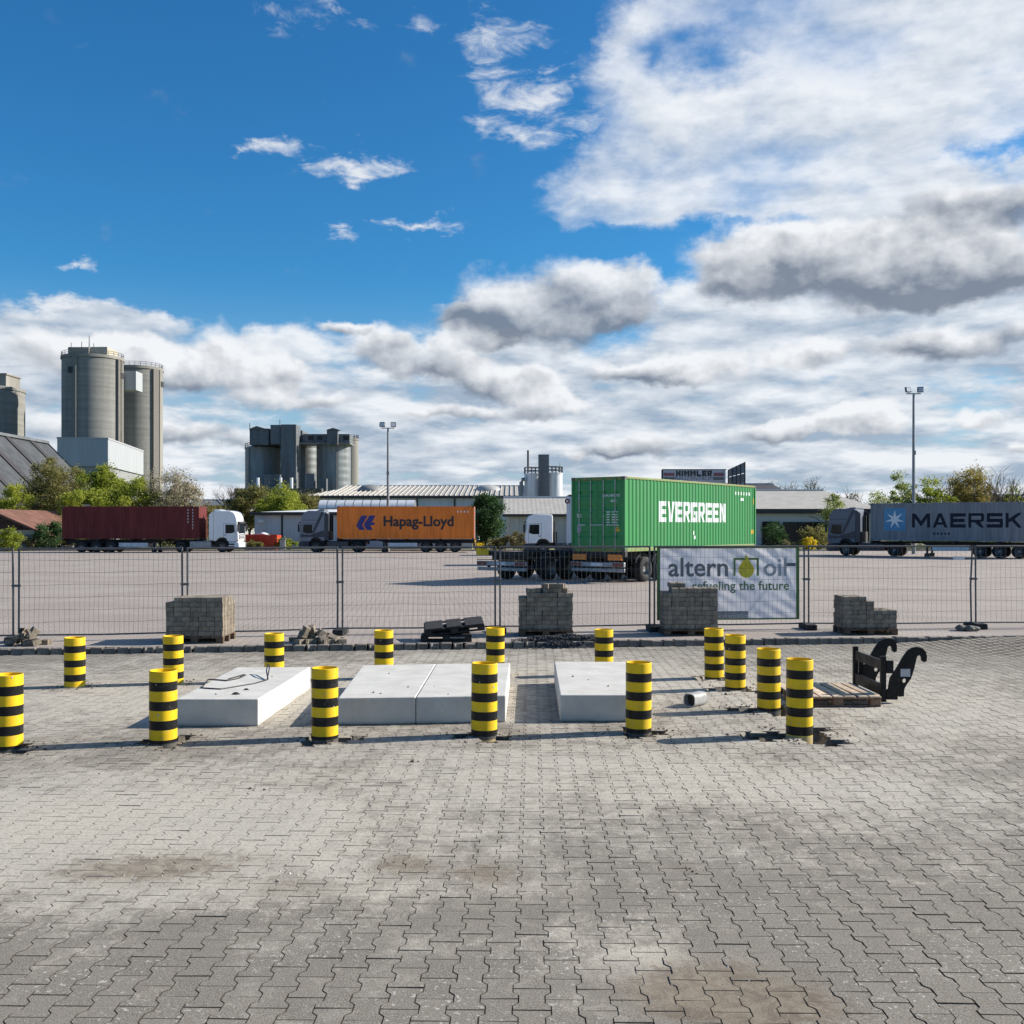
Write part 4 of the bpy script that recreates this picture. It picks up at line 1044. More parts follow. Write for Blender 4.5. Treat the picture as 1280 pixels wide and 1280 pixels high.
        MB().tube([(-5.15+.62*math.cos(a), s*.92, .5+.62*math.sin(a)) for a in [R(10+16*k) for k in range(11)]], .025, 4).build('mudguard', M_PLAS, t)
        MB().bx(-6.0, -5.9, s*.5, s*1.1, .75, .90).build('tail_lamp', M_RED, t)
        MB().bx(-6.0, -.9, s*.42-.04, s*.42+.04, .72, 1.0).build('chassis_rail', M_CHAS, t)
    MB().bx(-5.75, -4.6, -.42, .42, 1.0, 1.14).build('fifth_wheel', M_CHAS, t, bevel=.03)
    MB().bx(-2.60, -2.30, -.9, .9, 1.05, 1.9).build('air_intake', M_PLAS, t)
    MB().bx(-2.2, -.7, -.8, .8, .55, 1.30).build('engine_cover', M_CHAS, t)
    if high: MB().prism([(-1.2, 3.64), (-2.2, 3.68), (-2.2, 3.84), (-1.8, 3.83)], -1.0, 1.0).build('roof_deflector', m, t, bevel=.03)
    if stripes:
        for s in (-1, 1):
            for (pts, mm) in stripes:
                MB().raw([(q[0], s*(hw+.013), q[1]) for q in pts], [tuple(range(len(pts)))]).build('stripe', mm, t)
    return t
def trailer(label, loc, rz, scale=1.0, L=12.3, rear='plain', front_beam=True, frame_m=None, guard_m=None):
    """container chassis; rear end at x=0, drawbar towards +x, deck at 1.20"""
    fm_ = frame_m or M_CHAS
    t = thing('container_trailer', label, 'trailer', loc, rz, 'container trailers', scale)
    for s in (-1, 1):
        MB().prism([(.1, .82), (7.8, .82), (8.6, 1.02), (L, 1.02), (L, 1.15), (.1, 1.15)], s*.46-.06, s*.46+.06).build('frame_rail', fm_, t)
    for x in (.15, 3.2, 6.2, 9.2, L-.12): MB().bx(x-.09, x+.09, -1.22, 1.22, 1.02, 1.195).build('cross_beam', fm_, t)
    for k, x in enumerate((1.75, 3.06, 4.37)):
        MB().cyl((x, -1.0, .5), (x, 1.0, .5), .07, n=8).build('axle', M_CHAS, t)
        for s in (-1, 1):
            wheel(t, x, s*1.02, s, 1.25)
            MB().tube([(x+.60*math.cos(a), s*1.02, .5+.60*math.sin(a)) for a in [R(25+13*q) for q in range(11)]], .03, 4).build('mudguard', M_PLAS, t)
    for s in (-1, 1):
        MB().bx(8.05, 8.2, s*.8-.06, s*.8+.06, .28, 1.02).build('landing_leg', M_CHAS, t); MB().bx(7.95, 8.3, s*.8-.14, s*.8+.14, .0, .28).build('leg_foot', M_CHAS, t)
        MB().bx(5.1, 7.7, s*1.17-.012, s*1.17+.012, .50, .86).build('side_guard', guard_m or M_ALU, t)
    MB().bx(.02, .10, -1.21, 1.21, .42, .56).build('rear_bumper', M_ALU, t, bevel=.02)
    MB().bx(-.02, .10, -1.22, 1.22, .62, .80).build('lamp_board', M_ALU if rear != 'plain' else M_CHAS, t, bevel=.015)
    for s in (-1, 1):
        MB().bx(-.045, -.021, s*.72, s*1.18, .645, .775).build('tail_lamp', M_RED if rear == 'plain' else M_AMB if False else M_RED, t)
        if rear != 'yellow': MB().bx(-.02, .02, s*.5, s*1.12, .88, 1.10).build('warning_panel', M_AMB if rear == 'amber' else M_YS, t)
        MB().bx(.02, .09, s*.6, s*.7, .56, .64).build('bumper_bracket', M_CHAS, t)
    MB().bx(-.04, -.021, -.26, .26, .655, .765).build('number_plate', MW, t)
    return t

# ---- white tractor with maroon container, heading right
YT = 91.0
def rig(xfront, heading, cont_m, lab_t, lab_tr, lab_c, cab_m, y=YT+1.22, gap=3.45, **kw):
    """heading +1 right / -1 left along x"""
    rz = 0 if heading > 0 else math.pi
    tr = tractor(lab_t, (xfront, y, LOT), rz, cab_m, **kw)
    tl = trailer(lab_tr, (xfront-heading*(gap+12.25), y, LOT), rz, guard_m=M_CWHITE)
    c = container(lab_c, cont_m, (xfront-heading*(gap+12.19/2), y, LOT+1.20), rz)
    return tr, tl, c
M_CABW = mat('cab_white', (.74, .75, .76), .3, .04, 3, coat=.4)
M_CABG = mat('cab_blue_grey', (.09, .11, .15), .35, .06, 3, coat=.2); M_CABD = mat('cab_dark', (.03, .035, .05), .35, .06, 3)
M_CABL = mat('cab_silver', (.17, .185, .225), .35, .06, 3, coat=.2)
_, _, cm = rig(X(298, YT), 1, M_MAROON, 'white high roof tractor unit facing right, coupled to the maroon container', 'trailer chassis under the maroon container', 'plain dark maroon container on the truck at the left', M_CABW, gap=3.5)
for k, (w_, r_) in enumerate(((.10, 7), (.09, 5))):
    for q in range(r_):
        side_print(cm, outline_mesh([rect(w_, .17)], 'mark'), 'white_mark', mat('mark_white_worn', (.45, .40, .40), .6, .1), 12.19-.62-k*.42, 2.5-q*.27, -1)
stripes = [([(-1.10, 1.73), (-1.34, 1.73), (-2.20, 3.52), (-1.97, 3.60)], M_CABD), ([(-.12, 1.37), (-.12, 1.62), (-1.0, 1.58), (-2.2, 1.98), (-2.2, 1.37)], M_CABD), ([(-.26, 2.86), (-.27, 2.90), (-1.80, 2.90), (-1.82, 2.86)], M_CABD)]
_, _, co_ = rig(X(374, YT), -1, M_ORANGE, 'blue-grey tractor unit with dark slanted stripe, coupled to the orange container', 'trailer chassis under the orange container', 'bright orange container with dark lettering and angular blue emblem', M_CABL, gap=3.35, stripes=stripes, skirt=M_CABD)
HL = 12.19/168.0        # metres of wall per photo pixel
def hx(px): return (px-422)*HL
side_print(co_, fit(text_mesh('Hapag-Lloyd', 1.0, 't', .03), hx(565)-hx(479)), 'lettering', M_LK, hx(479), 1.16, 1)
def em(pts): return [((a-245)*.002836, (690-b_)*.002836) for a, b_ in pts]
# emblem: two nested left-pointing chevrons, the right one with an arrow tail
side_print(co_, outline_mesh([em([(245, 550), (400, 240), (600, 235), (485, 450), (430, 530), (525, 690), (345, 690)])], 'e'), 'emblem', M_LB, hx(445.6), .80, 1)
side_print(co_, outline_mesh([em([(655, 235), (850, 235), (735, 455), (850, 460), (810, 530), (690, 550), (770, 690), (580, 690), (478, 535), (535, 445)])], 'e'), 'emblem', M_LB, hx(445.6), .80, 1)
for q in range(4): side_print(co_, outline_mesh([rect(.11, .16)], 'mark'), 'white_mark', M_LW, 12.19-1.5+.3*q, 2.35, 1)

# ---- grey container truck at the right, rear swung towards the camera
hd = Vector((-10, 7, 0)).normalized(); nn = Vector((.573, .82, 0))
left = Vector((28.0, 80, 0)); rzm = math.atan2(hd.y, hd.x)
cc = left - hd*6.095 + nn*1.22
cg = container('grey container with dark lettering and white star on a blue square', M_CGREY, (cc.x, cc.y, LOT+1.22), rzm)
fr = left + hd*3.4 + nn*1.22; tractor('dark blue-grey tractor unit at the right, coupled to the grey container', (fr.x, fr.y, LOT), rzm, M_CABG, stripes=stripes, skirt=M_CABD)
rr = left - hd*12.25 + nn*1.22; trailer('trailer chassis under the grey container at the right', (rr.x, rr.y, LOT), rzm, guard_m=M_CWHITE)
UM = 12.19/215.0
def mxx(px): return (px-1090)*UM*1.0
lp, xe = word_loops('MAERSK', 1.0, 1.22, .235, .20)
k_ = (mxx(1279)-mxx(1145))/xe; lp = [[(a*k_, b_*1.07) for a, b_ in l] for l in lp]
side_print(cg, outline_mesh(lp, 'w'), 'lettering', M_LN, mxx(1145), 1.02, 1)
side_print(cg, outline_mesh([rect(1.62, 1.72)], 'sq'), 'star_square', M_SQ, mxx(1108), .78, 1)
st = []
for k in range(14):
    a = R(90+k*360/14); r_ = .74 if k % 2 == 0 else .24; st.append((.81+r_*math.cos(a), .86+r_*math.sin(a)))
side_print(cg, outline_mesh([st], 'star'), 'star', M_LW, mxx(1108), .78, 1, lift=.008)
for q in range(5): side_print(cg, outline_mesh([rect(.14, .16)], 'mark'), 'small_mark', M_LN, mxx(1172)+q*.26, .48, 1)

# ---- green container on a parked trailer, doors towards the camera
GS = 1.08; gdir = Vector((.6, .8, 0)); gl = Vector((-.8, .6, 0)); rzg = math.atan2(.8, .6)
corner = Vector((4.64, 42.1, 0))
gc = corner + gdir*(6.095*GS) + gl*(1.22*GS)
cgn = container('bright green container with bold white lettering, doors towards the camera', M_GREEN, (gc.x, gc.y, LOT+1.20*GS), rzg, scale=GS, m_rail=mat('green_rail', (.11, .20, .05), .6, .3, 4, col2=(.20, .16, .06)), post_m=M_GREEN)
lp, xe = word_loops('EVERGREEN', 1.0, .72, .225, .10)
k_ = 6.15/xe; lp = [[(a*k_, b_*.84) for a, b_ in l] for l in lp]
side_print(cgn, outline_mesh(lp, 'w'), 'lettering', M_LW, 2.75, 1.16, -1)
for q in range(6): side_print(cgn, outline_mesh([rect(.16, .15)], 'mark'), 'white_mark', M_LW, 9.9+q*.3, 2.42, -1)
side_print(cgn, outline_mesh([rect(.3, .13)], 'mark'), 'white_mark', M_LW, 10.5, 2.16, -1); side_print(cgn, outline_mesh([rect(.12, .16)], 'mark'), 'white_mark', M_LW, 5.7, .62, -1)
side_print(cgn, outline_mesh([rect(.14, .14)], 'mark'), 'white_mark', M_LW, 5.82, .44, -1)
side_print(cgn, outline_mesh([rect(.16, .2)], 'mark'), 'yellow_mark', M_YS, 11.75, .62, -1); side_print(cgn, outline_mesh([rect(.08, .3)], 'mark'), 'yellow_mark', M_YS, 11.9, 2.0, -1)
# print on the doors (seen from behind: +y is left)
def door_print(me, name, m, y, z):
    map_mesh(me, lambda a, b_, c: (-6.095+.006, y-a, z+b_)); me.materials.append(m); return link(name, me, cgn)
door_print(fit(text_mesh('EGHU 8762755', .2, 't', .004), .78), 'lettering', M_LW, -.22, 2.13)
door_print(fit(text_mesh('45G1', .2, 't', .004), .26), 'lettering', M_LW, -.58, 1.92)
for k, (a, b_) in enumerate(((.16, .26), (.15, .24), (.12, .26), (.14, .28), (.14, .24), (.12, .28))):
    door_print(outline_mesh([rect(a, .035)], 'p'), 'print_line', M_LW, -.40, 1.52-k*.10); door_print(outline_mesh([rect(b_, .035)], 'p'), 'print_line', M_LW, -.64, 1.52-k*.10)
door_print(outline_mesh([[(0, 0), (.22, 0), (.11, .20)]], 'p'), 'warning_triangle', M_YS, -.78, .80)
door_print(outline_mesh([[(.07, .055), (.15, .055), (.11, .13)]], 'p'), 'triangle_mark', M_LK, -.78, .80).location.x = -.003
door_print(outline_mesh([rect(.18, .34)], 'p'), 'data_plate', M_ALU, .94, .72)
cir = [(.1+.1*math.cos(k*.314), .1+.1*math.sin(k*.314)) for k in range(20)]; cin = [(.1+.075*math.cos(k*.314), .1+.075*math.sin(k*.314)) for k in range(20)]
door_print(outline_mesh([cir, cin[::-1]], 'p'), 'round_mark', M_LW, .96, 1.32); door_print(outline_mesh([rect(.06, .08)], 'p'), 'round_mark_core', M_LW, .89, 1.38)
tp = corner + gl*(1.22*GS) - gdir*.05; trailer('trailer chassis with amber panels and silver bumper, carrying the green container', (tp.x, tp.y, LOT), rzg, GS, rear='amber')
# ---- empty trailer to its left
er = Vector((0.58, 43.0, 0)) + gl*(1.22*GS)
te = trailer('empty black trailer chassis with yellow corner plate, left of the green container', (er.x, er.y, LOT), rzg, GS, L=11.0, rear='yellow')
MB().bx(-.03, .03, .62, 1.24, 1.03, 1.28).build('yellow_plate', M_YEL, te, bevel=.01)
MB().bx(-.025, .0, -1.2, 1.2, .84, .875).build('reflector_strip', mat('strip_amber', (.32, .18, .04), .5, .2), te)

# ---- white low tractor unit with white box behind the green container
YW = 63.2
tractor('white low roof tractor unit with dark skirt, left of the green container', (X(656, 82), 83.2, LOT), math.pi, M_CABW, high=False, skirt=M_CABD)
container('white box container mostly hidden behind the green container', M_CWHITE, (X(656, 62)+2.65+4.5, YW, LOT+1.22), math.pi, L=9.0, H=3.05)
o = trailer('trailer chassis under the half hidden white box', (X(656, 62)+2.65+9.05, YW, LOT), math.pi, L=9.0)
cx_, d_ = X(709, 62), 61.95
rl = MB().cyl((cx_, d_-.02, Z(626.5, 62)), (cx_, d_-.012, Z(626.5, 62)), .16, n=16).build('round_sign', M_RED); tag(rl, 'round red sign on the white box behind the green container', 'sign')
wl = MB().cyl((cx_, d_-.03, Z(626.5, 62)), (cx_, d_-.021, Z(626.5, 62)), .07, n=12).build('sign_core', MW, rl)

# =================================================================== BUILDINGS BEHIND
def ribbed(name, c, rough=.55, pitch=0.5, axis='x', var=.1, amp=.28, metal=0.0):
    """profiled sheet: fine ribs as relief, streaky weathering as colour"""
    if name in MATS: return MATS[name]
    m = mat(name, c, rough, var, .8, streak=True, metal=metal)
    nt = m.node_tree; N = NT(nt); b = nt.nodes['Principled BSDF']
    p = N.sep(N.n('ShaderNodeTexCoord').outputs['Object'])
    w = p[0] if axis == 'x' else p[1] if axis == 'y' else p[2]
    s = N.m('SINE', N.mul(w, 6.283/pitch))
    bp = N.n('ShaderNodeBump'); bp.inputs['Strength'].default_value = amp; bp.inputs['Distance'].default_value = pitch*.25
    nt.links.new(s, bp.inputs['Height']); nt.links.new(bp.outputs[0], b.inputs['Normal'])
    return m
M_CONC = mat('silo_concrete', (.24, .23, .205), .9, .18, .12, bump=.3, bscale=2, streak=True)
def board_conc():
    m = bpy.data.materials.new('silo_board_concrete'); m.use_nodes = True
    nt = m.node_tree; N = NT(nt); b = nt.nodes['Principled BSDF']
    o = N.n('ShaderNodeTexCoord').outputs['Object']; x, y, z = N.sep(o)
    lift = N.noise(N.vec(0, 0, z), 0.85, 3, .6); st = N.noise(N.vec(N.mul(x, .5), N.mul(y, .5), N.mul(z, .03)), 1.2, 5, .6); fi = N.noise(N.vec(x, y, N.mul(z, 4)), .6, 4, .6)
    f = N.add(N.mul(lift, .45), N.add(N.mul(st, .35), N.mul(fi, .2)))
    c = N.mix(N.ss(f, .34, .66), (.165, .163, .150), (.26, .257, .238))
    nt.links.new(c, b.inputs['Base Color']); b.inputs['Roughness'].default_value = .9
    return m
M_SILO = board_conc()
M_DARK = mat('dark_opening', (.02, .02, .022), .6, .1); M_RAIL = mat('railing_steel', (.18, .18, .18), .6, .1)
M_STEEL = ribbed('silo_steel', (.20, .22, .225), .5, 1.6, 'z', .2, .10)
M_STEELD = ribbed('tower_sheet', (.12, .13, .14), .6, .7, 'z', .18, .12)
M_SHEETW = ribbed('white_sheet', (.34, .36, .375), .55, .6, 'y', .05, .1); M_SHEETG = ribbed('grey_sheet', (.52, .54, .57), .55, .4, 'x', .06, .18)
M_ROOFL = ribbed('pale_roof_sheet', (.40, .375, .335), .65, .5, 'x', .08, .06); M_ROOFD = ribbed('dark_roof_sheet', (.055, .060, .066), .8, 1.2, 'y', .2, .12)
M_ROOFW = mat('white_roof_edge', (.66, .66, .65), .6, .06); M_WALLB = ribbed('beige_wall_sheet', (.46, .45, .42), .6, .9, 'x', .06, .2)
M_TILE = ribbed('red_brown_tiles', (.165, .075, .05), .85, .45, 'y', .2, .3); M_CREAM = mat('cream_render', (.55, .50, .40), .9, .08)
M_TRIM = mat('dark_trim', (.04, .035, .035), .6, .15)
def railing(t, pts, h=1.1, n=8):
    b = MB(); 
    for k in range(len(pts)-1):
        p, q = Vector(pts[k]), Vector(pts[k+1])
        for z in (h, h*.5): b.tube([p+Vector((0, 0, z)), q+Vector((0, 0, z))], .07, 3)
        b.tube([p, p+Vector((0, 0, h))], .07, 3)
    return b.build('railing', M_RAIL, t)
def ring(r, z, n=28, a0=0, a1=360): return [(r*math.cos(R(a0+(a1-a0)*k/n)), r*math.sin(R(a0+(a1-a0)*k/n)), z) for k in range(n+1)]

# twin concrete silo
dA = 280.; sA = thing('twin_silo', 'tall twin concrete silo with a rooftop house and white linking bridge', 'silo', (X(116, dA), dA, 0))
rA = 36/F*dA; zA = Z(451, dA)
MB().lathe([(rA, 0), (rA, zA)], n=64).build('tower', M_SILO, sA, smooth=40)
MB().lathe([(rA+.25, zA), (rA+.25, zA+.8), (0, zA+.8)], n=64).build('rim', M_CONC, sA, smooth=30)
dB = 300.; offB = Vector((X(172.5, dB)-X(116, dA), dB-dA, 0)); rB = 29.5/F*dB; zB = Z(464, dB)
tb = MB().lathe([(rB, 0), (rB, zB)], c=offB, n=64).build('tower', M_SILO, sA, smooth=40)
MB().lathe([(rB+.25, zB), (rB+.25, zB+.8), (0, zB+.8)], c=offB, n=64).build('rim', M_CONC, sA, smooth=30)
def pil(px, d, r, c, ztop, w=1.1, m=M_CONC):
    """upright pier on the silo wall where the photo shows one"""
    x = X(px, d) - (X(116, dA)+c[0]); x = max(-r*.98, min(r*.98, x)); y = -math.sqrt(max(0, r*r-x*x)); a = math.atan2(y, x)
    b = MB().box((c[0]+(r+.15)*math.cos(a), c[1]+(r+.15)*math.sin(a), ztop/2), (.9, w, ztop), (0, 0, a)); return b.build('pier', m, sA)
pil(97.5, dA-6, rA, (0, 0), zA); pil(143, dA-5, rA, (0, 0), zA, 2.2, mat('pier_dark', (.17, .16, .145), .9, .15)); pil(149, dA-3, rA, (0, 0), zA, 1.3)
pil(192.5, dB-4, rB, offB, zB, 2.0, MATS['pier_dark']); pil(198, dB-3, rB, offB, zB, 1.6)
for px, py, dd in ((92, 463, dA-6.5), (146.5, 467, dA-5.5), (196, 478.5, dB-4.5)):
    cc_, rr_ = ((0, 0), rA) if dd < dB-8 else (offB, rB)
    xx = X(px, dd)-sA.location.x-cc_[0]; yy = -math.sqrt(max(1, rr_*rr_-xx*xx)); aa = math.atan2(yy, xx)
    MB().box((cc_[0]+(rr_+.45)*math.cos(aa), cc_[1]+(rr_+.45)*math.sin(aa), Z(py, dd)), (.5, 1.5, 1.6), (0, 0, aa)).build('opening', M_DARK, sA)
xa, xb = X(148, dA+4)-sA.location.x, X(170, dA+4)-sA.location.x
MB().bx(xa, xb, 4, 9, Z(485, dA), Z(461, dA)).build('bridge', M_SHEETW, sA)
xa, xb = X(87, dA-3)-sA.location.x, X(134, dA-3)-sA.location.x
MB().bx(xa, (xa+xb)/2+.5, -4, 5, zA+.8, Z(437, dA)).build('roof_house', M_CONC, sA); MB().bx((xa+xb)/2+.503, xb, -3, 5, zA+.8, Z(436, dA)).build('roof_house', mat('house_cream', (.42, .38, .30), .9, .1), sA)
for k, (px, py) in enumerate(((91, 429), (104, 428), (113.5, 420), (119, 430), (127, 434))):
    p = at(px, py, dA)-sA.location; MB().cyl((p.x, -1, zA+.8), (p.x, -1, p.z), .22 if k == 2 else .14, .1, 6).build('antenna', M_RAIL, sA)
railing(sA, ring(rA, zA+.8)); railing(sA, [(q[0]+offB.x, q[1]+offB.y, zB+.8) for q in ring(rB, 0)])
# white sheet building in front of the twin silo
wb = thing('white_building', 'white metal clad block at the foot of the twin silo', 'building', (X(135, 230), 230, 0), R(9))
MB().bx(-10.8, 0, 0, 40, Z(583, 230), Z(549, 230)).build('upper_wall', M_SHEETW, wb)
MB().bx(-10.4, -.4, .4, 39.6, 0, Z(583, 230)).build('lower_wall', mat('block_grey', (.24, .25, .25), .8, .1), wb)
MB().bx(-10.9, .1, -.1, 40.1, Z(549, 230), Z(549, 230)+.35).build('roof_edge', mat('grey_edge', (.35, .36, .38), .6, .1), wb)
MB().bx(-.395, -.38, 6, 34, 10, 13).build('window_band', M_DARK, wb)
# left silo, cut by the frame
sC = thing('concrete_silo', 'beige concrete silo cut by the left edge', 'silo', (X(-16, 285), 285, 0))
rC = 43/F*285; zC = Z(486, 285)
MB().lathe([(rC, 0), (rC, zC-1), (rC+.2, zC-.9), (rC+.2, zC), (0, zC+.1)], n=56).build('tower', M_SILO, sC, smooth=35)
MB().bx(-3.6, 7.2, -4, 4, zC, Z(471, 285)).build('roof_house', M_CONC, sC); MB().bx(-3.9, 7.5, -4.3, 4.3, Z(471, 285), Z(471, 285)+.4).build('roof_slab', M_CONC, sC)
# big dark roof hall at the left
hl = thing('storage_hall', 'big storage hall with a steep dark grey roof at the left', 'hall', (-81.8, 150, 0))
zr = 17.0; we = 13.5
MB().raw([(0, -40, zr), (0, 30, zr), (we, 30, 3.4), (we, -40, 3.4)], [(0, 1, 2, 3)]).build('roof', M_ROOFD, hl)
MB().raw([(0, -40, zr), (0, 30, zr), (-we, 30, 3.4), (-we, -40, 3.4)], [(0, 1, 2, 3)]).build('roof', M_ROOFD, hl)
for y in (-28, -19.5, -11, -2.5, 6, 14.5, 23):
    MB().raw([(.3, y, zr-.2), (.3, y+1.5, zr-.2), (we, y+1.5, 3.52), (we, y, 3.52)], [(0, 1, 2, 3)]).build('roof_light_strip', M_TRIM, hl).location = (.06, 0, .08)
MB().prism([(-we+.5, -.4), (we-.5, -.4), (we-.5, 3.5), (0, zr-.4), (-we+.5, 3.5)], -39.5, 29.5).build('wall', mat('hall_wall', (.3, .3, .3), .8, .1), hl)
MB().bx(-.5, .5, -40, 30, zr-.1, zr+.35).build('ridge', M_STEELD, hl)
MB().raw([(0, 30.05, zr+.3), (we+.3, 30.05, 3.4), (we+.3, 30.05, 2.7), (0, 30.05, zr-.5)], [(0, 1, 2, 3)]).build('verge_board', M_STEELD, hl)
# steel silo cluster
dS = 230.
sS = thing('silo_plant', 'cluster of dark steel silos with rooftop conveyor houses', 'silo plant', (X(375, dS), dS, 0))
def sx(px, d=dS): return X(px, d)-X(375, dS)
def scyl(px0, px1, pyt, dd, m=M_STEEL):
    d = dS+dd; c = (sx((px0+px1)/2, d), dd, 0); r = (px1-px0)/2/F*d; zt = Z(pyt, d)
    MB().lathe([(r, 0), (r, zt-.25)], c=c, n=48).build('silo', m, sS, smooth=40)
    MB().lathe([(r+.12, zt-.3), (r+.12, zt), (r*.3, zt+.9), (0, zt+.9)], c=c, n=48).build('silo_roof', m, sS, smooth=30)
    railing(sS, [(q[0]+c[0], q[1]+c[1], zt) for q in ring(r, 0, 16)], .9)
    for a in (-2.2, -1.2): MB().box((c[0]+r*math.cos(a), c[1]+r*math.sin(a), zt/2), (.3, .5, zt-.5), (0, 0, a)).build('ladder_cage', M_RAIL, sS)
scyl(307, 350, 560, 0); scyl(362, 398, 558, 6); scyl(396, 438, 555, 0); scyl(424, 448, 549, 14, M_CONC); scyl(334, 376, 559, 14)
def sbox(px0, px1, py0, py1, y0, y1, m=M_STEELD, name='conveyor_house'):
    d = dS+y0; return MB().bx(sx(px0, d), sx(px1, d), y0, y1, Z(py1, d), Z(py0, d)).build(name, m, sS)
sbox(351, 370, 530.5, 640, -8, -3.2, M_STEELD, 'stair_tower'); sbox(338, 350.6, 531, 555, -7, 0); sbox(334, 376, 549, 557, -2.9, 4)
h1 = sbox(312, 336, 535.5, 556, -6, 0)
d = dS-6.2; a, b_ = sx(311.5, d), sx(336.5, d); MB().prism([(a, Z(536, d)), (b_, Z(537, d)), ((a+b_)/2-.6, Z(532.5, d))], -6.3, .2).build('house_roof', M_STEELD, sS)
sbox(371, 378, 538, 556, -3, 3); sbox(378.3, 437, 542.5, 553, -4, 1); sbox(374, 437.5, 553.1, 555, -4.5, 2, M_RAIL, 'walkway')
sbox(408.5, 422, 537, 556, -5.5, -4.05); d = dS-5.6; a, b_ = sx(407.5, d), sx(425, d); MB().prism([(a, Z(537.5, d)), (b_, Z(537.5, d)), ((a+b_)/2, Z(534.8, d))], -5.8, -3.9).build('house_roof', M_STEELD, sS)
for px in (385, 396, 429): sbox(px, px+7, 545, 550, -4.06, -4.02, M_DARK, 'gallery_window')
sbox(330, 350, 593, 640, -10, -8.1); sbox(381, 393, 592, 640, -9, -7); sbox(398, 408, 598, 640, -9, -7.5)
for px in (337.5, 364.5, 377.5): MB().cyl((sx(px), -11, 0), (sx(px), -11, Z(600, dS)), .35, n=8).build('vent_pipe', MW, sS)
sbox(293, 402, 610.5, 640, -14, -12, mat('plant_base', (.10, .095, .085), .9, .2), 'base_wall')
for px, py in ((355, 527), (318, 531)): MB().cyl((sx(px), -4, Z(540, dS)), (sx(px), -4, Z(py, dS)), .12, n=6).build('mast', M_RAIL, sS)

# halls in the middle
def hall(name, label, px0, px1, d, depth, py_eave, py_ridge, wall_m, roof_m, fascia=.35, ridge_at=.5, fl=-.2, left_hip=0.0, right_hip=0.0):
    x0, x1 = X(px0, d), X(px1, d); t = thing(name, label, 'building', ((x0+x1)/2, d, fl))
    w = (x1-x0)/2; ze = Z(py_eave, d)-fl; zr_ = Z(py_ridge, d+depth*ridge_at)-fl
    MB().bx(-w+.15, w-.15, .15, depth-.15, 0, ze-.05).build('wall', wall_m, t)
    yr = depth*ridge_at
    MB().raw([(-w-.2, -.3, ze), (w+.2, -.3, ze), (w+.2-right_hip, yr, zr_), (-w-.2+left_hip, yr, zr_)], [(0, 1, 2, 3)]).build('roof', roof_m, t)
    MB().raw([(-w-.2+left_hip, yr, zr_), (w+.2-right_hip, yr, zr_), (w+.2, depth+.3, ze), (-w-.2, depth+.3, ze)], [(0, 1, 2, 3)]).build('roof', roof_m, t)
    for s, hp in ((-1, left_hip), (1, right_hip)):
        MB().raw([(s*(w+.02), .15, ze-.05), (s*(w+.02-hp), yr, zr_-.05), (s*(w+.02), depth-.15, ze-.05)], [(0, 1, 2)]).build('gable', wall_m, t)
    MB().bx(-w-.25, w+.25, -.42, -.3, ze-fascia, ze+.04).build('fascia', M_TRIM, t)
    MB().bx(-w-.25+left_hip, w+.25-right_hip, yr-.3, yr+.3, zr_-.02, zr_+.14).build('ridge_cap', M_ROOFW, t)
    return t, w, ze, zr_, yr
t, w, ze, zr_, yr = hall('warehouse', 'long grey metal warehouse with a pale ribbed roof behind the orange container', 381, 662, 150, 34, 620, 607.5, M_SHEETG, M_ROOFL, left_hip=5)
for k in range(1, 6): MB().bx(-w+w*2*k/6-.12, -w+w*2*k/6+.12, -.02, .14, 0, ze-.4).build('downpipe', M_TRIM, t)
def dome(t, x, y, z, r, m=M_ROOFW):
    b = MB(); pr = [(r*math.cos(R(10*k)), r*.55*math.sin(R(10*k))) for k in range(10)]; b.lathe(pr, c=(x, y, z), n=20); return b.build('roof_dome', m, t, smooth=60)
dome(t, X(462, 158)-t.location.x, 9, ze+(zr_-ze)*.5-.1, 2.0, mat('dome_grey', (.22, .22, .21), .6, .1)); dome(t, X(610, 160)-t.location.x, 10, ze+(zr_-ze)*.55-.3, 2.2, mat('dome_pale', (.36, .36, .35), .6, .1))
for k in range(44):
    x = -w+.6+(2*w-1.2)*k/43
    f_ = min(1, max(0, (x+w-.2)/5.2)) if k < 4 else 1
    MB().raw([(x-.05, -.28, ze+.03), (x+.05, -.28, ze+.03), (x+.05, yr*f_, ze+(zr_-ze)*f_+.03), (x-.05, yr*f_, ze+(zr_-ze)*f_+.03), (x, -.28, ze+.16), (x, yr*f_, ze+(zr_-ze)*f_+.16)], [(0, 1, 4), (1, 2, 5, 4), (3, 0, 4, 5)]).build('roof_rib', M_ROOFL, t)
t, w, ze, zr_, yr = hall('low_warehouse', 'low light grey flat hall with a white roof edge behind the blue-grey cab', 316, 592, 106, 26, 640.5, 636, M_SHEETG, M_ROOFW, .3, left_hip=6, right_hip=3)
MB().bx(-w+2.9, -w+3.1, .1, .16, 0, ze-.1).build('downpipe', M_TRIM, t)
MB().box((-w+.9, -.1, ze-.9), (.5, .5, .3)).build('wall_lamp', MW, t)
sk = thing('skylight_strip', 'long white arched skylight on the low hall roof', 'skylight', (X(460, 118), 118, Z(637, 118)))
hw_ = (X(520, 118)-X(401, 118))/2
for k in range(11):
    a = -hw_+2*hw_*k/11; b = MB(); pr = [(1.5*math.cos(R(q*18)), .15+.95*math.sin(R(q*18))) for q in range(11)]
    vs = [(a+.04, p[0], p[1]) for p in pr]+[(a+2*hw_/11-.04, p[0], p[1]) for p in pr]
    b.raw(vs, [(i, i+1, 11+i+1, 11+i) for i in range(10)]); b.build('pane', mat('skylight_pane', (.6, .61, .62), .3, .08), sk, smooth=40)
MB().bx(-hw_-.1, hw_+.1, -1.6, 1.6, -.5, .16).build('kerb_frame', mat('grey_frame', (.2, .2, .2), .6, .1), sk)
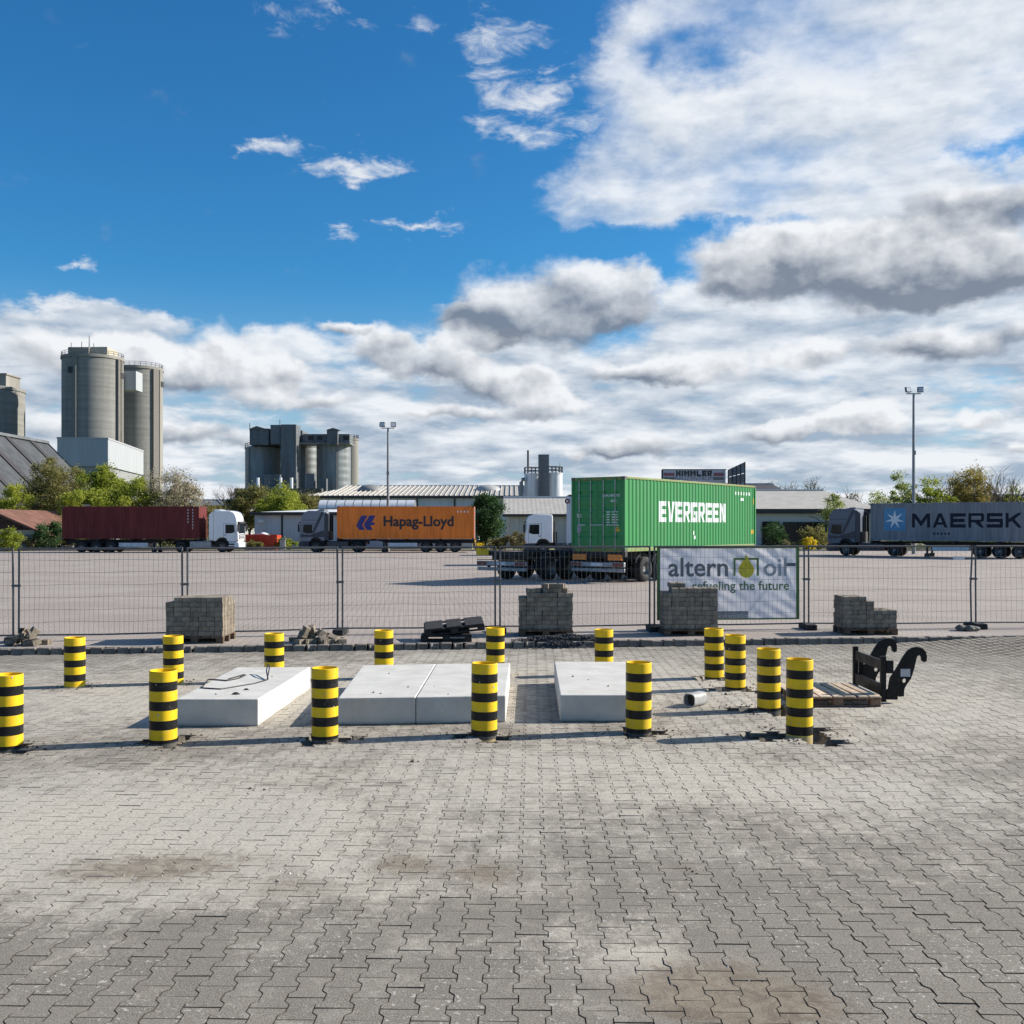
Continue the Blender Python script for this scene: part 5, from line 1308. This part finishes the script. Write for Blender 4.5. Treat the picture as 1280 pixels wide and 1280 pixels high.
t, w, ze, zr_, yr = hall('beige_hall', 'beige metal hall behind the white low cab', 631, 770, 110, 18, 643, 622, M_WALLB, M_ROOFL, .25)
for k in range(12): 
    MB().bx(-w+w*2*(k+.5)/12-.03, -w+w*2*(k+.5)/12+.03, .10, .146, 0, ze-.2).build('wall_seam', M_WALLB, t)
t, w, ze, zr_, yr = hall('showroom', 'white walled hall with a beige roof right of the green container', 905, 1098, 118, 24, 636.5, 613, mat('white_render', (.50, .50, .49), .85, .06), M_ROOFL, .5, right_hip=3)
for (a, b__, z0, z1) in ((953, 974, 652, 690), (979, 1040, 652.5, 690), (1046, 1070, 654, 690)):
    xa, xb = X(a, 118)-t.location.x, X(b__, 118)-t.location.x
    wn_ = MB().bx(xa, xb, .02, .148, Z(z1, 118)+.2, Z(z0, 118)+.2).build('window_band', M_GLASS, t)
    nn_ = max(2, int((xb-xa)/1.4))
    for k in range(nn_+1): MB().bx(xa+(xb-xa)*k/nn_-.05, xa+(xb-xa)*k/nn_+.05, -.03, .018, Z(z1, 118)+.2, Z(z0, 118)+.2).build('mullion', M_TRIM, wn_)
t, w, ze, zr_, yr = hall('dark_roof_building', 'building with a low dark roof just behind the white walled hall', 915, 977, 170, 14, 612, 605, mat('far_wall', (.3, .3, .3), .8, .1), M_TRIM, .4)
t, w, ze, zr_, yr = hall('far_hall', 'flat pale hall far behind the trees at the right', 1235, 1340, 150, 14, 622, 619, mat('far_wall2', (.4, .41, .42), .8, .1), M_STEELD, .4)
t, w, ze, zr_, yr = hall('far_shed', 'distant grey conveyor shed behind the flowering tree', 235, 300, 190, 14, 632, 625, MATS['far_wall'], M_STEELD, .4)
# white silos with chimney
sW = thing('small_silos', 'two white silos with a grey elevator tower and black chimney', 'silos', (X(680, 135), 135, 0))
def wx_(px): return X(px, 135)-X(680, 135)
for (a, b__, zt) in ((655.5, 678, 593.5), (681.5, 703, 592.5)):
    r_ = (wx_(b__)-wx_(a))/2; c = ((wx_(a)+wx_(b__))/2, 0, 0); z_ = Z(zt, 135)
    MB().lathe([(r_, 0), (r_, z_), (r_+.06, z_), (r_+.06, z_+.12), (r_*.2, z_+.35), (0, z_+.35)], c=c, n=40).build('silo', M_CWHITE, sW, smooth=40)
    railing(sW, [(q[0]+c[0], q[1], z_+.1) for q in ring(r_, 0, 14)], .85)
MB().bx(wx_(672.5), wx_(685.5), -2.3, -1.3, 0, Z(569.5, 135)).build('elevator_tower', M_STEELD, sW)
MB().cyl((wx_(660), -.2, Z(594, 135)), (wx_(660), -.2, Z(563, 135)), .13, n=10).build('chimney', M_DARK, sW, smooth=40)
MB().tube([(wx_(651.5), -1, 0), (wx_(651.5), -1, Z(603, 135)), (wx_(652.5), -1, Z(600, 135)), (wx_(656.5), -1, Z(599.5, 135))], .26, 10).build('duct', M_STEEL, sW, smooth=50)
MB().cyl((wx_(700), 0, Z(592, 135)), (wx_(700), 0, Z(579, 135)), .05, n=6).build('mast', M_RAIL, sW)

# roof sign
dG = 150.
sg = thing('roof_sign', 'white roof sign with bold black lettering above the green container', 'sign', (X(867.5, dG), dG, 6.0))
gw = (X(907, dG)-X(828, dG))/2; g0, g1 = Z(606, dG)-6, Z(586.5, dG)-6
MB().bx(-gw, gw, 0, .4, g0, g1).build('panel', mat('sign_panel', (.50, .48, .53), .5, .05), sg)
MB().bx(-gw-.1, gw+.1, -.04, .0, g1-.12, g1+.02).build('frame', M_STEELD, sg); MB().bx(-gw-.1, -gw+.1, -.04, .44, g0, g1-.125).build('frame', M_DARK, sg)
def sgx(px): return X(px, dG)-X(867.5, dG)
lp, xe = word_loops('HIMMLER', 1.0, .80, .30, .13); k_ = (sgx(890)-sgx(845))/xe
me = outline_mesh([[(a*k_, b_*(Z(588, dG)-Z(595, dG))) for a, b_ in l] for l in lp], 'w'); map_mesh(me, lambda a, b_, c: (sgx(845)+a, -.03, Z(595.2, dG)-6+b_)); me.materials.append(M_LK); link('lettering', me, sg)
me = fit(text_mesh('BAUZENTRUM', 1, 't', .0), sgx(892)-sgx(844)); map_mesh(me, lambda a, b_, c: (sgx(844)+a, -.03, Z(600.5, dG)-6+b_)); me.materials.append(mat('sign_grey', (.13, .15, .2), .6, .05)); link('lettering', me, sg)
M_SR = mat('sign_red', (.28, .09, .11), .5, .1)
for (a, b__) in ((830, 843), (892, 904.5)):
    MB().bx(sgx(a), sgx(b__), -.05, -.005, Z(595, dG)-6, Z(591, dG)-6).build('red_block', M_SR, sg); MB().bx(sgx(a), sgx(b__), -.05, -.005, Z(600, dG)-6, Z(596.5, dG)-6).build('dark_block', M_STEELD, sg)
for a in (840, 867, 895): MB().cyl((sgx(a), .3, 0-6), (sgx(a), .3, g0), .15, n=8).build('support', M_STEELD, sg)
s2 = thing('billboard_back', 'dark back of an angled billboard frame beside the roof sign', 'billboard', (X(910.5, dG), dG, 6.0))
xa, xb = 0, X(931, dG-6)-X(910.5, dG)
for k in range(4):
    for q in range(2):
        f0_, f1_ = k/4+.01, (k+1)/4-.01; z0_, z1_ = (Z(606, dG)-6)*(1-q*.5)+(Z(586, dG)-6)*q*.5, 0
        za, zb_ = Z(606, dG)-6, Z(587, dG)-6; zc = (za+zb_)/2
        lo, hi = (za, zc-.05) if q == 0 else (zc+.05, zb_)
        up = lambda f: f*(.75 if q == 1 else .3)
        MB().raw([(xb*f0_, -6*f0_, lo+(0 if q == 0 else .3*f0_)), (xb*f1_, -6*f1_, lo+(0 if q == 0 else .3*f1_)), (xb*f1_, -6*f1_, hi+up(f1_)), (xb*f0_, -6*f0_, hi+up(f0_))], [(0, 1, 2, 3)]).build('panel', mat('billboard_back_sheet', (.10, .115, .14), .6, .15), s2)
for k in range(5):
    f_ = k/4; MB().bx(xb*f_-.08, xb*f_+.08, -6*f_-.1, -6*f_+.1, -6, Z(587, dG)-6+f_*.75).build('post', M_DARK, s2)

# house with tiled roof at the left
dH = 99.
hs = thing('tiled_house', 'small house with a red-brown tiled gable roof at the left edge', 'house', (X(0, dH), dH, -.8))
xr = X(41, dH)-X(0, dH); ze = Z(667, dH)+.8; za = Z(636, dH)+.8; ov = X(60, dH)-X(41, dH); xl = -xr-2.0; xm = -.8
MB().prism([(xl, 0), (xr, 0), (xr, ze+.3), (xm, za-.35), (xl, ze+.3)], .5, 16).build('wall', M_CREAM, hs)
MB().prism([(xl-.6, ze+.35), (xr+.6, ze+.35), (xm, za-.25)], .40, .497).build('gable_boards', mat('brown_boards', (.06, .032, .024), .8, .2, 3), hs)
for s, xe_ in ((1, xr+ov), (-1, xl-ov)):
    MB().raw([(xm, -.6, za), (xe_, -.6, ze), (xe_, 17, ze), (xm, 17, za), (xm, -.6, za-.2), (xe_, -.6, ze-.2), (xe_, 17, ze-.2), (xm, 17, za-.2)], [(0, 1, 2, 3), (4, 7, 6, 5), (0, 4, 5, 1), (1, 5, 6, 2), (2, 6, 7, 3)]).build('roof', M_TILE, hs)
c = MB().box((xr*.9, 13.5, ze+2.1), (.8, .8, 2.0)).build('chimney', mat('chimney_pale', (.5, .46, .42), .8, .1), hs)
MB().bx(xl+1, xr-.1, .40, .47, .3, ze-.1).build('shaded_front', mat('front_wall_shade', (.16, .17, .18), .7, .1), hs)  # grey sheet over the cream front wall: its shade put into the colour

# =================================================================== LAMP POSTS
M_POLE = mat('lamp_pole', (.22, .24, .25), .5, .1, metal=.3)
def lamp(label, px, pyt, d, tilt):
    t = thing('lamp_post', label, 'lamp post', (X(px, d), d, LOT), 0, 'floodlight masts')
    H = Z(pyt, d)-LOT-.35
    MB().cyl((0, 0, 0), (0, 0, H), .16, .09, 12).build('pole', M_POLE, t, smooth=40)
    MB().bx(-.6, .6, -.05, .05, H, H+.08).build('cross_arm', M_POLE, t)
    MB().bx(-.12, .12, -.2, -.1, H*.62, H*.62+.35).build('junction_box', M_POLE, t)
    for s in (-1, 1):
        MB().box((s*.52, -.12, H+.36), (.50, .24, .44), (R(-14), 0, R(s*tilt))).build('floodlight', M_STEELD, t, bevel=.03)
        MB().box((s*.52, -.26, H+.35), (.40, .02, .34), (R(-14), 0, R(s*tilt))).build('floodlight_glass', M_LENS, t)
lamp('floodlight mast behind the orange container', 485, 531, 96, 12); lamp('floodlight mast behind the grey container at the right', 1142, 487.5, 86, -25)

# =================================================================== VEGETATION
M_BARK = mat('bark', (.085, .065, .05), .9, .25, 5)
LEAF = {
 'olive': leaf_mat('leaf_olive', (0.104, 0.107, 0.030), (0.293, 0.262, 0.091), .45), 'green': leaf_mat('leaf_green', (0.159, 0.201, 0.022), (0.378, 0.415, 0.061), .5),
 'bright': leaf_mat('leaf_bright', (0.207, 0.256, 0.027), (0.439, 0.464, 0.073), .5), 'blossom': leaf_mat('leaf_blossom', (0.220, 0.201, 0.104), (0.512, 0.439, 0.317), .45),
 'deep': leaf_mat('leaf_deep', (0.027, 0.067, 0.022), (0.073, 0.140, 0.043)), 'pale': leaf_mat('leaf_pale', (0.171, 0.220, 0.061), (0.403, 0.439, 0.159), .5),
 'ochre': leaf_mat('leaf_ochre', (0.183, 0.152, 0.037), (0.390, 0.317, 0.091), .5), 'dry': leaf_mat('leaf_dry', (0.122, 0.116, 0.049), (0.244, 0.220, 0.110)), 'yellow': leaf_mat('flower_yellow', (0.549, 0.415, 0.024), (0.900, 0.708, 0.049))}
def branches(mb, p, dr_, ln, r, lv, n, tips, spread=.55):
    e = p+dr_*ln
    m_ = (p+e)/2+Vector((random.gauss(0, .05), random.gauss(0, .05), random.gauss(0, .03)))*ln
    mb.tube([p, m_, e], [r, r*.82, r*.62], 5 if lv > 2 else 3); tips.append(e)
    if lv == 0: return
    for k in range(n):
        nd = (dr_+Vector((random.gauss(0, spread), random.gauss(0, spread), random.gauss(.12, spread*.6)))).normalized()
        branches(mb, p+dr_*ln*random.uniform(.55, 1), nd, ln*random.uniform(.55, .8), r*.55, lv-1, n, tips, spread)
def leaves(c, rad, n, size, nc, zlo=-1.0, hollow=.35):
    """leaf sprays gathered in clumps through an uneven crown"""
    cl = []
    while len(cl) < nc:
        p = RNG.normal(size=3); p /= np.linalg.norm(p); p *= RNG.uniform(hollow, 1.0)**.6
        if p[2] < zlo: continue
        cl.append(p)
    cl = np.array(cl)*np.array(rad)*RNG.uniform(.78, 1.08, (nc, 1))
    idx = RNG.integers(0, nc, n); cr_ = RNG.uniform(.10, .30, nc)*np.mean(rad)
    pts = cl[idx]+RNG.normal(size=(n, 3))*cr_[idx][:, None]*np.array([1, 1, .8])*.62
    pts += np.array(c)
    a = RNG.normal(size=(n, 3)); a /= np.linalg.norm(a, axis=1)[:, None]
    b = np.cross(a, RNG.normal(size=(n, 3))); b /= np.linalg.norm(b, axis=1)[:, None]
    s = (size*RNG.uniform(.5, 1.2, n))[:, None]
    v = np.stack([pts-a*s, pts+b*s*.55, pts+a*s, pts-b*s*.55], 1).reshape(-1, 3)
    me = bpy.data.meshes.new('crown'); me.vertices.add(4*n); me.vertices.foreach_set('co', v.ravel())
    me.loops.add(4*n); me.loops.foreach_set('vertex_index', np.arange(4*n)); me.polygons.add(n); me.polygons.foreach_set('loop_start', np.arange(n)*4)
    me.update(calc_edges=True); me.validate(); return me
def tree(label, px, d, pyt, wpx, kind, n=5000, lv=3, size=.16, nc=46, name='tree', cat='tree', bare=False, trunk_h=None, base=0.05, group='trees behind the lot', zlo=-.75):
    t = thing(name, label, cat, (X(px, d), d, base), random.random()*6, group)
    H = Z(pyt, d)-base; rw = wpx/2/F*d*(1.0 if bare else 1.1)
    th = trunk_h if trunk_h is not None else H*.22
    b = MB(); tips = []
    b.tube([(0, 0, -.2), (.03, 0, th*.5), (0, .02, th)], [H*.022+.05, H*.018+.04, H*.015+.03], 7)
    k = 6 if bare else 4
    for q in range(k):
        a = 6.283*q/k+random.random(); dr_ = Vector((math.cos(a)*.55, math.sin(a)*.55, 1)).normalized()
        if bare: dr_ = Vector((math.cos(a)*.42*rw/H*2.4, math.sin(a)*.42*rw/H*2.4, 1)).normalized()
        branches(b, Vector((0, 0, th*random.uniform(.6, 1))), dr_, (H-th)*(.42 if bare else .36), H*.011+.02, lv, 3, tips, .42 if bare else .5)
    b.build('trunk' if not bare else 'branches', M_BARK, t)
    if not bare or n:
        zc = th*.6+(H-th*.6)/2
        me = leaves((0, 0, zc), (rw, rw, (H-th*.6)/2), int(n*3.2), size*.76, int(nc*1.7), zlo); me.materials.append(LEAF[kind]); link('crown', me, t)
    return t
def bush(label, px, d, pyt, wpx, kind, n=2200, size=.13, nc=22, base=.05, name='bush', cat='bush', group='bushes along the lot', depth=None):
    t = thing(name, label, cat, (X(px, d), d, base), 0, group)
    H = Z(pyt, d)-base; rw = wpx/2/F*d; b = MB(); tips = []
    for q in range(5):
        a = 1.2566*q; branches(b, Vector((rw*.2*math.cos(a), rw*.2*math.sin(a), -.05)), Vector((math.cos(a)*.5, math.sin(a)*.5, 1)).normalized(), H*.4, .03, 1, 3, tips)
    b.build('stems', M_BARK, t)
    me = leaves((0, 0, H*.5), (rw, depth or min(rw, 1.6), H*.5), int(n*2), size*.75, int(nc*1.5), -1.0, .2); me.materials.append(LEAF[kind]); link('foliage', me, t)
    return t
tree('broad olive-brown tree in front of the dark hall roof', 72, 122, 573, 82, 'olive', 9000, 4, .17, 60)
tree('bright green tree below the white building block', 131, 118, 581, 56, 'green', 7000, 3, .17, 46)
tree('yellow-green bushy tree right of the bright green tree', 170, 116, 599, 62, 'bright', 7000, 3, .16, 46)
tree('low yellow-green tree in front of the broad olive tree', 108, 114, 606, 62, 'bright', 6000, 3, .16, 40)
tree('pale pinkish flowering tree left of the steel silos', 219, 117, 586, 66, 'blossom', 5200, 4, .15, 60)
tree('small yellow-green tree at the left edge before the dark roof', 20, 116, 602, 40, 'bright', 3600, 3, .15, 30)
tree('small olive tree behind the white cab at the left', 262, 119, 626, 40, 'olive', 3600, 3, .15, 30)
tree('dark olive tree in front of the steel silos', 312, 141, 606, 54, 'olive', 6000, 3, .18, 40)
tree('round yellow-green tree in front of the steel silos', 350, 137, 610, 52, 'bright', 7000, 3, .18, 46)
tree('brownish tree behind the low grey hall', 382, 146, 612, 40, 'olive', 3500, 3, .18, 30)
tree('bare tree left of the steel silos', 294, 150, 598, 40, 'dry', 0, 4, bare=True)
tree('deep green young tree beside the orange container', 607, 99, 617, 42, 'deep', 6500, 3, .14, 44, zlo=-1)
tree('slender pale young tree right of the white walled hall', 1041, 104, 608, 26, 'pale', 1500, 3, .13, 22, zlo=-1)
tree('pale green young tree left of the right floodlight mast', 1126, 112, 594, 38, 'pale', 2600, 3, .15, 30)
tree('small faint tree left of the pale young tree', 1100, 125, 608, 30, 'pale', 900, 3, .15, 18)
tree('green bushy tree right of the right floodlight mast', 1166, 110, 600, 46, 'green', 5000, 3, .15, 40)
tree('ochre budding tree above the grey container lettering', 1212, 112, 583, 56, 'ochre', 5200, 4, .15, 46)
tree('bare spreading tree at the right edge', 1256, 108, 587, 70, 'dry', 0, 4, bare=True, trunk_h=1.6)
tree('low green tree under the bare spreading tree', 1262, 118, 612, 50, 'green', 3000, 3, .15, 30)
for k, (px, pyt, w_) in enumerate(((963, 594, 22), (985, 598, 22), (1012, 590, 26), (1065, 607, 22), (565, 604.5, 18), (500, 605, 18))):
    tree(['thin bare tree on the horizon, leftmost above the showroom roof', 'thin bare tree on the horizon, middle of three above the showroom roof', 'thin bare tree on the horizon, tallest above the showroom roof', 'small distant tree above the right end of the showroom roof', 'bare distant tree top above the warehouse ridge', 'bare distant tree top beside the left floodlight mast'][k], px, 210, pyt, w_, 'dry', 160, 3, .2, 12, bare=True)
for (lab, px, d, pyt, w_, kind, n) in (
    ('rounded green bush at the left edge', 8, 95, 657, 38, 'green', 2600), ('dark shrub at the rear of the maroon container', 62, 98, 648, 36, 'deep', 2400), ('sparse shrub before the tiled house', 42, 97.6, 668, 26, 'dry', 1200),
    ('green hedge shrub between the white and blue-grey cabs', 356, 99, 673, 30, 'green', 1600), ('olive shrub before the red skip', 318, 97.6, 676, 26, 'olive', 1200), ('dry olive shrub left of the white low cab', 646, 98, 664, 34, 'dry', 1700),
    ('low shrub right of the orange container', 622, 98, 672, 30, 'olive', 1300), ('dark green bush before the showroom windows', 966, 100, 653, 40, 'deep', 2600), ('olive bush before the showroom, right of the dark bush', 1018, 99, 657, 44, 'olive', 2600),
    ('yellow flowering bush beside the banner top', 1012, 97.6, 671, 20, 'yellow', 1100), ('light green bush left of the dark cab', 1036, 101, 655, 26, 'green', 1500), ('low yellow flowering patch at the end of the orange container', 598, 97.5, 678, 18, 'yellow', 500),
    ('dry reddish shrub left of the yellow bush', 985, 97.8, 676, 30, 'dry', 900), ('low olive shrub at the foot of the maroon trailer', 90, 99, 672, 40, 'olive', 1500)):
    bush(lab, px, d, pyt, w_, kind, n)
tall = bush('long green hedge behind the trucks at the right', 1190, 103, 640, 230, 'green', 6000, .16, 60, depth=1.5)
bush('long olive hedge behind the maroon container', 170, 103, 636, 250, 'olive', 7000, .16, 70, depth=1.5)

# red skip, small grey box by the hedge, low wall
sk = thing('red_skip', 'bright red steel skip behind the hedge, right of the white cab', 'skip', (X(329, 99.5), 99.5, .10))
hwk = (X(348, 99.5)-X(309, 99.5))/2
M_SKR = mat('skip_red', (.62, .045, .02), .5, .1)
for s in (-1, 1): MB().prism([(-hwk, 1.45), (hwk, 1.45), (hwk-.25, 0.05), (-hwk+.25, .05)], s*.9-.03, s*.9+.03).build('side_panel', M_SKR, sk)
for s in (-1, 1): MB().bx(s*hwk-.04, s*hwk+.04, -.93, .93, .5, 1.452).build('end_panel', M_SKR, sk)
for k in range(7): MB().bx(-hwk+.3+k*(2*hwk-.6)/6-.05, -hwk+.3+k*(2*hwk-.6)/6+.05, -1.0, -.932, .15, 1.40).build('rib', M_SKR, sk)
MB().bx(-hwk-.05, hwk+.05, -1.0, -.9, 1.455, 1.55).build('rim', M_SKR, sk); MB().bx(-hwk+.3, hwk-.3, -.87, .87, .06, .12).build('floor', M_SKR, sk)
MB().prism([(-hwk+.2, .121), (hwk-.9, .121), (hwk-1.0, 1.5), (0, 1.72), (-hwk+.6, 1.55)], -.8, .8).build('load', MW, sk)
gb = thing('utility_box', 'small grey utility box beside the hedge', 'box', (X(353.5, 97.4), 97.4, .10))
MB().bx(-.25, .25, -.18, .18, 0, 1.05).build('cabinet', M_ALU, gb, bevel=.02); MB().bx(-.3, .3, -.22, .22, 1.052, 1.12).build('lid', M_STEELD, gb)
